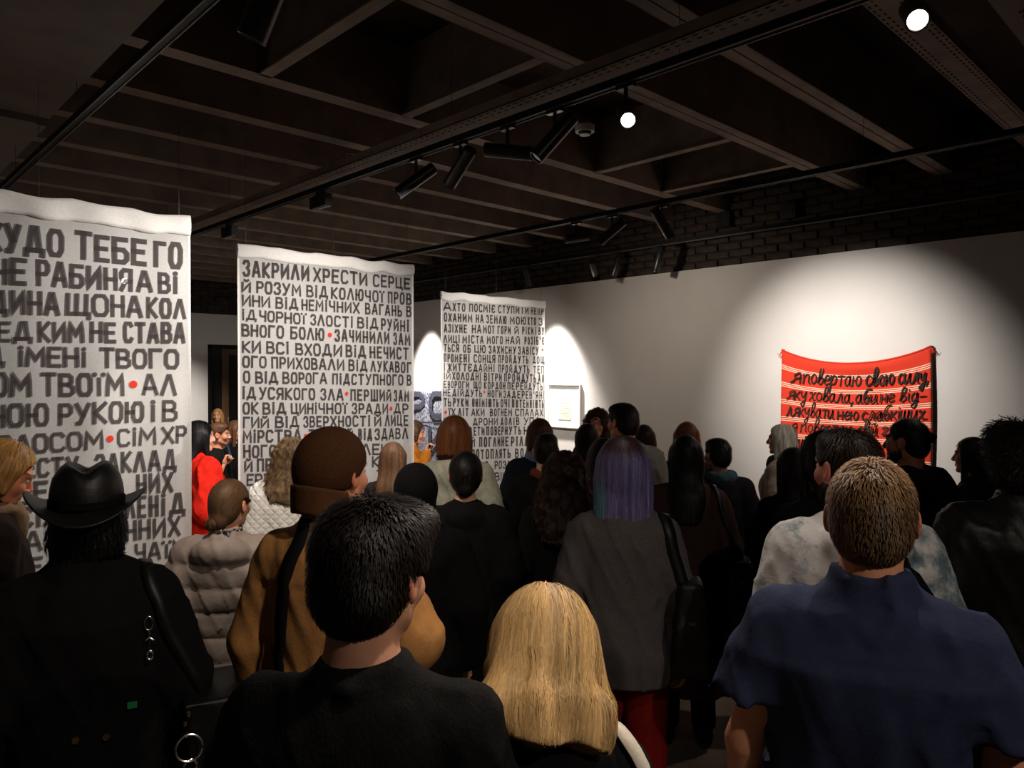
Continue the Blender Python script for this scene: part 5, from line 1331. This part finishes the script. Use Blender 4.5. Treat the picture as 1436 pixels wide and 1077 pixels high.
def shirt_collar(col, kind='plain'):
    def ex(info):
        f_ = lambda p: smax(loft(p, [(1.44, .090, .088, -.02), (1.50, .078, .076, -.018), (1.535, .072, .070, -.016)], 2, .006), -loft(p, [(1.38, .08, .08, -.02), (1.50, .064, .063, -.016), (1.6, .060, .060, -.016)], 2, .004), .003)
        V, Q = blob(f_, (-.13,-.15,1.42), (.13,.12,1.56), .0085); link('shirt_collar', mesh_np('shirt_collar', V*info['s'], Q, mats=[cloth_mat(col, kind=kind)]), info['root'])
    return ex
def beard(col):
    def ex(info):
        def f_(q):
            d = smin(ell(q, (0, .024, -.040), (.0605, .068, .077)), cap([np.abs(q[0]), q[1], q[2]], (.048, 0, -.062), (.012, .068, -.102), .025, .022), .02)
            return smax(smax(smax(d, q[2]+.030+.35*(q[1]-.02), .006), -ell(q, (0, .10, -.062), (.024, .03, .014)), .004), -.01-q[1], .006)
        V, Q = blob(f_, (-.1,-.04,-.16), (.1,.13,0), .006); link('beard', mesh_np('beard', head_unframe(V, info['yaw'], info['pit'], info['rl'])*info['s'], Q, np.ones((len(V),3))*.7, mats=[hair_mat(col)]), info['root'])
    return ex
def bun(c, r, col, n=350):
    def ex(info):
        f_ = lambda q: ell(q, c, (r*1.1, r*.9, r))+.004*vnoise(q[0]*60, q[1]*60, q[2]*60)
        V, Q = blob(f_, [c[i]-.06 for i in range(3)], [c[i]+.06 for i in range(3)], .006)
        rng = np.random.default_rng(5); SV, SQ, ST = strands(f_, V, None, n, .05, .001, rng, wave=.5, wdt=.0012, crown=(c[0], c[1]+.03, c[2]+.03))
        T = np.concatenate([np.ones((len(V), 3))*.8, np.repeat(ST[:, None], 3, 1)])
        link('hair_bun', mesh_np('hair_bun', head_unframe(np.concatenate([V, SV]), info['yaw'], info['pit'], info['rl'])*info['s'], np.concatenate([Q, SQ+len(V)]), T, mats=[hair_mat(col)]), info['root'])
    return ex
def multi(*fs):
    def ex(info):
        for f_ in fs: f_(info)
    return ex
M['gold'] = mat('gold', (.8, .5, .22, 1), .3, metal=1.0)
def phone_extra(info):
    s = info['s']; w_ = np.array(ARM['phone'][1])*np.array([.92, 1, 1]); c = Vector((w_[0]-.035, w_[1]+.05, w_[2]+.125))
    o = world_thing(info, 'phone', 'blue-cased phone held up by the short-haired person in black', 'phone')
    rot = Matrix.Rotation(.25, 3, 'X')
    MB().box((-.037,-.0045,-.074), (.037,.0045,.074), rot=rot, c=c*s).build('phone_case', mat('phone_case', (.02, .045, .13, 1), .35), o)
    MB().box((-.033,-.0058,-.069), (.033,-.0045,.069), rot=rot, c=c*s).build('screen', M['dark_glass'], o)
    MB().box((-.032,.0045,.035), (-.006,.007,.068), rot=rot, c=c*s).build('camera_bump', M['black_metal'], o)
    MB().tube([Vector(w_)*s+Vector((.030*math.cos(a), .026*math.sin(a)-.012, .022*math.sin(a)-.03)) for a in np.linspace(0, 6.1, 16)], .004, 6).build('bracelet', cloth_mat((20,16,12)), info['root'], True)
def heart_extra(info):
    V = []; n = 24; pts = []
    for k in range(n):
        t = 2*math.pi*k/n; pts.append((.0022*16*math.sin(t)**3, .0022*(13*math.cos(t)-5*math.cos(2*t)-2*math.cos(3*t)-math.cos(4*t))))
    Q = []; V = []
    for x, z in [(0, 0)]+pts:
        p, g = snap(info['fn'], (x*1.2, -.3, 1.475+z), .003); V.append(p*info['s'])
    for k in range(0, n, 2): Q.append((0, 1+k, 1+(k+1) % n, 1+(k+2) % n))
    link('red_emblem', mesh_np('red_emblem', V, Q, mats=[mat('emblem_red', (.5,.015,.02,1))]), info['root'])
    V = []; Q = []
    for x, z in [(0, 0)]+[(.010*math.cos(a), .006*math.sin(a)) for a in np.linspace(0, 2*math.pi, 9)[:-1]]:
        p, g = snap(info['fn'], (x, -.3, 1.472+z), .006); V.append(p*info['s'])
    for k in range(0, 8, 2): Q.append((0, 1+k, 1+(k+1) % 8, 1+(k+2) % 8))
    link('emblem_mark', mesh_np('emblem_mark', V, Q, mats=[mat('emblem_grey', (.5,.45,.45,1))]), info['root'])
def white_strap(info):
    b = world_thing(info, 'handbag', 'cream handbag strap over the shoulder of the blonde person in black', 'bag')
    i2 = dict(info); i2['root'] = b; m = cloth_mat((205, 196, 180))
    strap(i2, [(.24,-.14,1.06),(.245,-.14,1.20),(.215,-.12,1.34),(.165,-.06,1.455),(.150,.02,1.44),(.19,.10,1.30),(.26,.10,1.10)], .034, m, off=.008)
    fb = lambda p: np.maximum(np.maximum(np.abs(p[0]-.30)-.05, np.abs(p[1]+.02)-.14), np.abs(p[2]-.94)-.11)-.015
    V, Q = blob(fb, (.2,-.22,.78), (.42,.18,1.10), .012); link('bag_body', mesh_np('bag_body', V*info['s'], Q, mats=[m]), b)
def badge(info):
    p, g = snap(info['fn'], (.06, .3, 1.33), .003); MB().tube([-g*.003, g*.003], .016, 14).build('badge', M['white_plastic'], info['root']).location = tuple(p*info['s'])
def mic(info):
    s = info['s']
    o = world_thing(info, 'marker_pen', 'small dark pen in the raised hand of the speaker', 'pen'); c = Vector((ARM['raise'][1][0]*.92-.03, ARM['raise'][1][1]+.075, ARM['raise'][1][2]+.10))*s
    MB().tube([c+Vector((-.03,0,-.01)), c+Vector((.03,.0,.015))], .005, 8).build('barrel', M['black_metal'], o, True)
    MB().tube([c+Vector((.03,0,.015)), c+Vector((.042,0,.020))], [.0055,.004], 8).build('pen_tip', M['steel'], o, True)

# ------------------------------------------------------------------ the crowd, nearest first
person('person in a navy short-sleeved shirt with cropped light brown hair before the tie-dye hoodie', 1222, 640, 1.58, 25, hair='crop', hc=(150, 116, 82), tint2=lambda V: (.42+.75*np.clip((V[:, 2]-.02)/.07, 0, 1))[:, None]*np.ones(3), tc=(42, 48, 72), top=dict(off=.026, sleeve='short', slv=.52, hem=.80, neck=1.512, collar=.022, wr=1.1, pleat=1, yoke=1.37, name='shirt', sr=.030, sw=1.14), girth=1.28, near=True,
       pose=('down', 'down'), bc=(30, 30, 36), nstr=9000, slen=.022, slift=.007, sw=.0010, skin=(205, 142, 110), hvol=.002, grav=.25)
person('person with thick dark hair and black denim jacket, ear lit, standing before the tan jacket', 522, 700, 1.26, 4, hair='quiff', hyaw=22, hc=(20, 13, 10), tc=(15, 14, 14), tk='denim', top=dict(off=.026, hem=.84, collar=.012, flat=1, yoke=1.36, wr=1.0, neck=1.495, sr=.022, sw=1.05), girth=1.02, near=True,
       nstr=9000, slen=.035, slift=.012, sw=.0012, skin=(205, 150, 122), hvol=.004, grav=.3, pitch=4, swave=.25)
person('person with long wavy golden hair in a black jacket, standing below the grey sweater', 760, 830, 1.42, -12, fem=True, hair='long', hc=(192, 155, 103), tc=(14, 13, 14), top=dict(off=.030, hem=.80, wr=.8, collar=.0, sw=1.08), near=True, nstr=14000, slen=.16, swave=.16, hl=.185, sw=.0014, skin=(200, 140, 110),
       roll=-15, hyaw=-12, pitch=30, hvol=.024, toph=.030, extras=white_strap)
person('person in a wide-brimmed black leather hat and long black coat', 122, 646, 2.1, -27, hair='bob', hl=.10, hc=(16, 14, 13), tc=(15, 14, 15), top=dict(off=.040, hem=.30, wr=1.0, boxy=1, flare=.10, neck=1.545, collar=.02, sr=.03, sw=1.18), near=True, nstr=1500, slen=.06, slift=.008, swave=.4, toph=.055, extras=hat_extra, girth=1.08, pose=('down', 'down'))
person('person in a brown cap worn backwards and a tan jacket with a black strap', 468, 594, 2.2, 20, hyaw=12, hair='capped', hc=(105, 95, 85), tc=(170, 120, 70), top=dict(off=.030, hem=.82, neck=1.52, collar=.008, wr=.8, yoke=1.33, sr=.022, sw=1.0), near=True, nstr=1200, slen=.012, pose=('down', 'wide'), extras=cap_extra, girth=1.0, toph=.028, bc=(60, 52, 44), skin=(202, 140, 108))
person('person in a pale blue tie-dye hoodie with dark hair and beard', 1190, 597, 2.3, 2, hyaw=-22, hair='short', hc=(44, 31, 24), tc=(208, 205, 204), tk='tie', top=dict(off=.040, hem=.84, hoodfold=1.1, wr=1.0, sr=.03, sw=1.05), near=True, nstr=4000, slen=.03, slift=.006, girth=1.1,
       extras=multi(beard((34, 24, 20)), bag_behind('black backpack strap and pouch over the tie-dye hoodie', (-.17, .19, 1.02), (.05, .03, .10), 'sling_bag', strap_pts=[(.04,-.12,1.50),(-.01,-.2,1.46),(.10,-.2,1.36),(.18,-.1,1.24),(.16,.1,1.12),(0,.19,1.06),(-.14,.2,1.06)], sw=.05)), skin=(196, 130, 108), pose=('hold', 'down'))
def purple(V):
    z = V[:, 2]; x = V[:, 0]; t = np.ones((len(V), 3)); top = np.clip((z-.045)/.05, 0, 1)[:, None]; left = np.clip((-x-.055)/.03, 0, 1)[:, None]*np.clip((.0-z)/.1, 0, 1)[:, None]
    st = (.5+.5*np.sin(np.arctan2(x, V[:, 1])*26))[:, None]; base = np.array([.150, .120, .270])*(1-st*.55)+np.array([.07, .07, .13])*st*.55
    c = base*(1-left)+np.array([.10, .22, .28])*left; low = np.clip((-.17-z)/.05, 0, 1)[:, None]; c = c*(1-low*.5)+np.array([.22,.20,.30])*low*.5; return c*(1-top)+np.array([.045, .022, .030])*top
person('person with purple-blue hair in a grey knit sweater and red trousers', 874, 614, 2.9, 7, fem=True, hair='bob', hl=.215, hvol=.016, hc=(255, 255, 255), tint2=purple, tc=(84, 80, 80), tk='knit', top=dict(off=.028, hem=.80, boxy=1, wr=1.1, name='sweater', sr=.014, sw=1.0, front=0), near=True, nstr=5000, slen=.12, sw=.0014, bc=(128, 26, 22), girth=1.0,
       extras=bag_behind('black shoulder bag over the arm of the grey sweater', (.255, -.10, 1.05), (.045, .07, .16), strap_pts=[(.25,-.15,1.18),(.22,-.15,1.32),(.165,-.06,1.46),(.16,.04,1.43),(.22,.1,1.25)], sw=.045))
person('person with straight long black hair in a brown long coat', 962, 608, 3.95, 11, fem=True, hair='long', hl=.36, hc=(13, 11, 11), tc=(58, 40, 34), top=dict(off=.038, hem=.33, wr=1.0, flare=.14, sr=.022), nstr=1500, slen=.2,
       extras=bag_behind('black bag hanging at the side of the brown long coat', (.30, -.03, .93), (.055, .10, .13), strap_pts=[(.30,-.05,1.05),(.25,-.12,1.2),(.20,-.12,1.34),(.15,-.04,1.46),(.15,.05,1.42),(.22,.12,1.25),(.30,.06,1.06)], sw=.03))
person('person with a brown low bun and a taupe quilted puffer jacket', 322, 669, 3.1, -6, fem=True, hyaw=24, hair='lowbun', hc=(82, 60, 40), tc=(132, 119, 111), tk='puffer', top=dict(off=.052, hem=.76, tubes=.115, hoodfold=1.15, wr=1.0, sr=.035), near=True, nstr=6500, slen=.10, slift=.003, sw=.0011, skin=(206, 150, 120), extras=multi(shirt_collar((120, 118, 116), 'plaid'), bun((-.018, -.112, -.078), .030, (82, 60, 40))), pose=('down', 'hold'), crown=(0, .07, .08), grav=.3)
person('person with a dark bun in a long black coat beside the black hood', 653, 632, 3.55, -2, fem=True, hair='lowbun', hc=(16, 13, 12), tc=BLACK, top=dict(off=.042, hem=.35, wr=1.0, flare=.08, sr=.03, hoodfold=.8), hvol=.008, nstr=1500, slen=.08, extras=bun((0, -.1, .02), .030, (16, 13, 12)))
person('person wearing a raised black hood', 583, 643, 3.0, -8, fem=True, hair='hood', tc=(12, 11, 12), top=dict(off=.045, hem=.62, wr=1.0, sr=.03), toph=.03)
person('person with very curly dark auburn hair in black', 792, 631, 3.6, 5, fem=True, hair='curly', hl=.33, hc=(44, 26, 18), tc=(18, 15, 15), top=dict(off=.034, hem=.7, wr=1.0), nstr=3500, slen=.10, swave=.9, slift=.008)
person('person with dark brown shoulder hair just behind the purple hair', 846, 612, 4.15, -2, fem=True, hair='long', hl=.3, hc=(36, 24, 19), tc=(30, 27, 26), nstr=900, slen=.14)
person('person with a top knot and black hooded sweatshirt in profile before the red cloth', 1273, 584, 3.75, -20, hyaw=-24, hair='crop', hvol=-.002, hc=(18, 13, 12), tc=(14, 13, 14), top=dict(off=.045, hem=.8, hoodfold=1.3, wr=1.0, sr=.03, sw=1.08), nstr=1200, slen=.05, skin=(150, 92, 70), extras=multi(bun((0, -.118, .030), .024, (18, 13, 12)), beard((16, 11, 9))), near=True)
person('person in profile with long dark hair falling over a black coat by the white wall', 1364, 611, 4.35, -38, hyaw=-8, fem=True, hair='long', hl=.34, hc=(24, 14, 12), tc=BLACK, top=dict(off=.036, hem=.6, wr=1.0), nstr=900, slen=.16, skin=(190, 120, 95), near=True)
person('person with tousled curly dark hair in a black leather jacket', 1430, 592, 2.6, 14, hair='short', hc=(30, 19, 16), tc=(15, 14, 15), tk='leather', top=dict(off=.042, hem=.84, collar=.03, wr=1.2, boxy=1, sr=.035, sw=1.1), nstr=3500, slen=.07, slift=.03, swave=1.0, hvol=.012, grav=.3, skin=(180, 122, 96), near=True)
person('person with silver bob hair and a grey-brown coat, in profile', 1097, 593, 5.3, -52, hyaw=-8, fem=True, hair='bob', hl=.15, hc=(205, 198, 186), tc=(165, 148, 134), top=dict(off=.045, hem=.6, wr=1.2, collar=.02, sr=.03, boxy=1), nstr=1500, slen=.10, extras=multi(scarf((40, 62, 58)), bag_behind('small brown patterned bag held by the silver-haired person', (.05, .30, .98), (.09, .04, .08), 'handbag', col=(72, 48, 32), kind='plain')), pose=('hold', 'hold'), near=True, skin=(196, 130, 100))
person('person with smooth dark reddish hair between the silver bob and the hoodie', 1113, 625, 4.0, -2, hyaw=-20, fem=True, hair='bob', hl=.19, hc=(26, 12, 11), tc=(15, 13, 14), top=dict(off=.036, hem=.7, hoodfold=.8), nstr=900, slen=.1, skin=(150, 92, 72))
person('person with long brown hair half hidden by the bearded hoodie wearer', 1156, 600, 3.05, -6, hyaw=-14, fem=True, hair='long', hl=.3, hc=(24, 17, 15), tc=(17, 15, 16), nstr=900, slen=.14, near=True)
person('person with cropped dark hair and a teal hood over a dark jacket', 1007, 612, 4.7, -2, hyaw=-22, fem=True, hair='short', hc=(24, 17, 15), tc=(20, 18, 22), top=dict(off=.045, hem=.66, wr=1.0, hoodfold=.5, sr=.03), nstr=1200, slen=.04, slift=.004, extras=scarf((52, 76, 80), 'plain', 1.5), skin=(140, 88, 70))
person('person with coppery brown hair behind the straight black hair', 963, 590, 5.2, 8, fem=True, hair='bob', hl=.2, hc=(92, 52, 28), tc=(34, 28, 26), nstr=900, slen=.12)
person('tall person with glasses in a grey hooded sweatshirt with a red heart emblem', 874, 563, 4.75, -14, hyaw=-26, hair='short', hc=(26, 19, 17), tc=(104, 100, 96), top=dict(off=.042, hem=.82, hoodfold=1.2, wr=1.0, sr=.03, sw=1.05), nstr=2500, slen=.03, slift=.005, extras=multi(glasses, heart_extra), near=True, girth=1.05, skin=(190, 122, 92))
person('person with long brown hair behind the tall grey sweatshirt', 903, 594, 5.7, -8, fem=True, hair='long', hl=.3, hc=(34, 20, 15), tc=(26, 22, 22), nstr=700, slen=.14)
person('smiling person with curly auburn hair facing the camera beside the framed picture', 838, 572, 6.0, 196, fem=True, hair='curly', hl=.23, hc=(60, 30, 18), tc=(24, 20, 22), nstr=2500, slen=.06, swave=.9, slift=.010, extras=glasses, near=True, skin=(206, 140, 108))
person('person with sleek dark hair in front of the framed picture', 823, 592, 5.55, 0, fem=True, hair='long', hl=.3, hc=(28, 18, 15), tc=(40, 36, 34), nstr=900, slen=.14)
person('person with short brown hair and a pale blue collar beside the third fabric', 757, 585, 5.1, 3, hair='bob', hl=.10, hc=(70, 42, 26), tc=(26, 30, 44), top=dict(off=.034, hem=.8, sw=1.0), nstr=1200, slen=.06, extras=scarf((110, 124, 146), 'plain', 1.3))
person('person with short dark hair, rust scarf and black coat', 766, 605, 4.55, 4, hyaw=8, hair='short', hc=(22, 16, 14), tc=(17, 17, 17), top=dict(off=.040, hem=.5, wr=1.0, flare=.08), nstr=1500, slen=.04, slift=.004, extras=scarf((112, 52, 38), 'plain', 1.1))
person('person with a glossy chestnut bob and a grey-green hooded jacket', 637, 582, 4.35, -4, fem=True, hair='bob', hl=.112, hvol=.006, hc=(104, 62, 34), tc=(168, 168, 150), top=dict(off=.045, hem=.72, wr=1.4, hoodfold=1.25, sr=.03), nstr=4000, slen=.14, near=True, sw=.0013)
person('speaker in profile with short dark-blonde hair, mustard top and raised hand', 581, 588, 6.6, 82, fem=True, hair='bob', hl=.06, hc=(88, 66, 46), tc=(186, 112, 34), top=dict(off=.024, hem=.8, name='blouse'), pose=('hold', 'raise'), hands=('relaxed', 'pinch'), nstr=2000, slen=.06, near=True, skin=(226, 160, 132), pitch=8, extras=mic)
person('person with long light brown hair and dark clothes before the middle fabric', 551, 618, 4.85, 6, fem=True, hair='long', hl=.34, hc=(108, 78, 56), tc=(40, 34, 32), nstr=3500, slen=.16, swave=.15, near=True)
person('person in a white quilted jacket with curly dark-blonde hair', 410, 613, 4.2, -10, fem=True, hair='curly', hl=.24, hc=(118, 94, 66), tc=(240, 236, 230), tk='quilt', top=dict(off=.065, hem=.62, wr=.6, collar=.01, sr=.045, boxy=1, sw=1.2), nstr=3500, slen=.06, swave=.9, slift=.010, near=True)
person('person with a straight black curtain of hair and a bright red jacket', 279, 588, 5.2, 42, hyaw=8, fem=True, hair='long', hl=.32, hc=(15, 13, 14), tc=(205, 34, 20), top=dict(off=.055, hem=.78, wr=1.8, sr=.05, collar=.01), nstr=2500, slen=.2, near=True, pose=('down', 'hold'), bc=(150, 140, 126), skin=(224, 160, 136))
person('short-haired person in a black T-shirt holding up a phone', 306, 591, 6.5, 76, fem=False, hair='short', hc=(84, 58, 40), tc=(14, 13, 14), top=dict(off=.024, sleeve='short', hem=.82, name='shirt', sr=.02), pose=('down', 'phone'), hands=('relaxed', 'grip'), nstr=2000, slen=.04, near=True, skin=(206, 144, 116), extras=phone_extra)
person('person with long light brown hair and black top with a round badge', 331, 588, 7.1, 104, fem=True, hair='long', hl=.33, hc=(104, 76, 54), tc=(13, 12, 13), top=dict(off=.022, sleeve='short', hem=.84, name='shirt'), nstr=1500, slen=.16, near=True, skin=(206, 148, 120), extras=badge)
person('small blonde person facing the camera in the far doorway', 305, 572, 10.8, 172, fem=True, hair='long', hl=.30, hc=(200, 150, 92), tc=(20, 18, 18), nstr=800, slen=.14, skin=(226, 170, 136), near=True)
person('person with combed golden hair bowing in profile beside the black hat', 6, 618, 2.75, 44, hyaw=12, pitch=26, hair='bob', hl=.05, hc=(176, 128, 70), tc=(34, 22, 20), top=dict(off=.034, hem=.6, wr=1.0, collar=.03, flat=1), nstr=6000, slen=.09, sw=.0014, near=True, skin=(212, 134, 100), bc=(120, 118, 114), extras=scarf((120, 96, 74)))
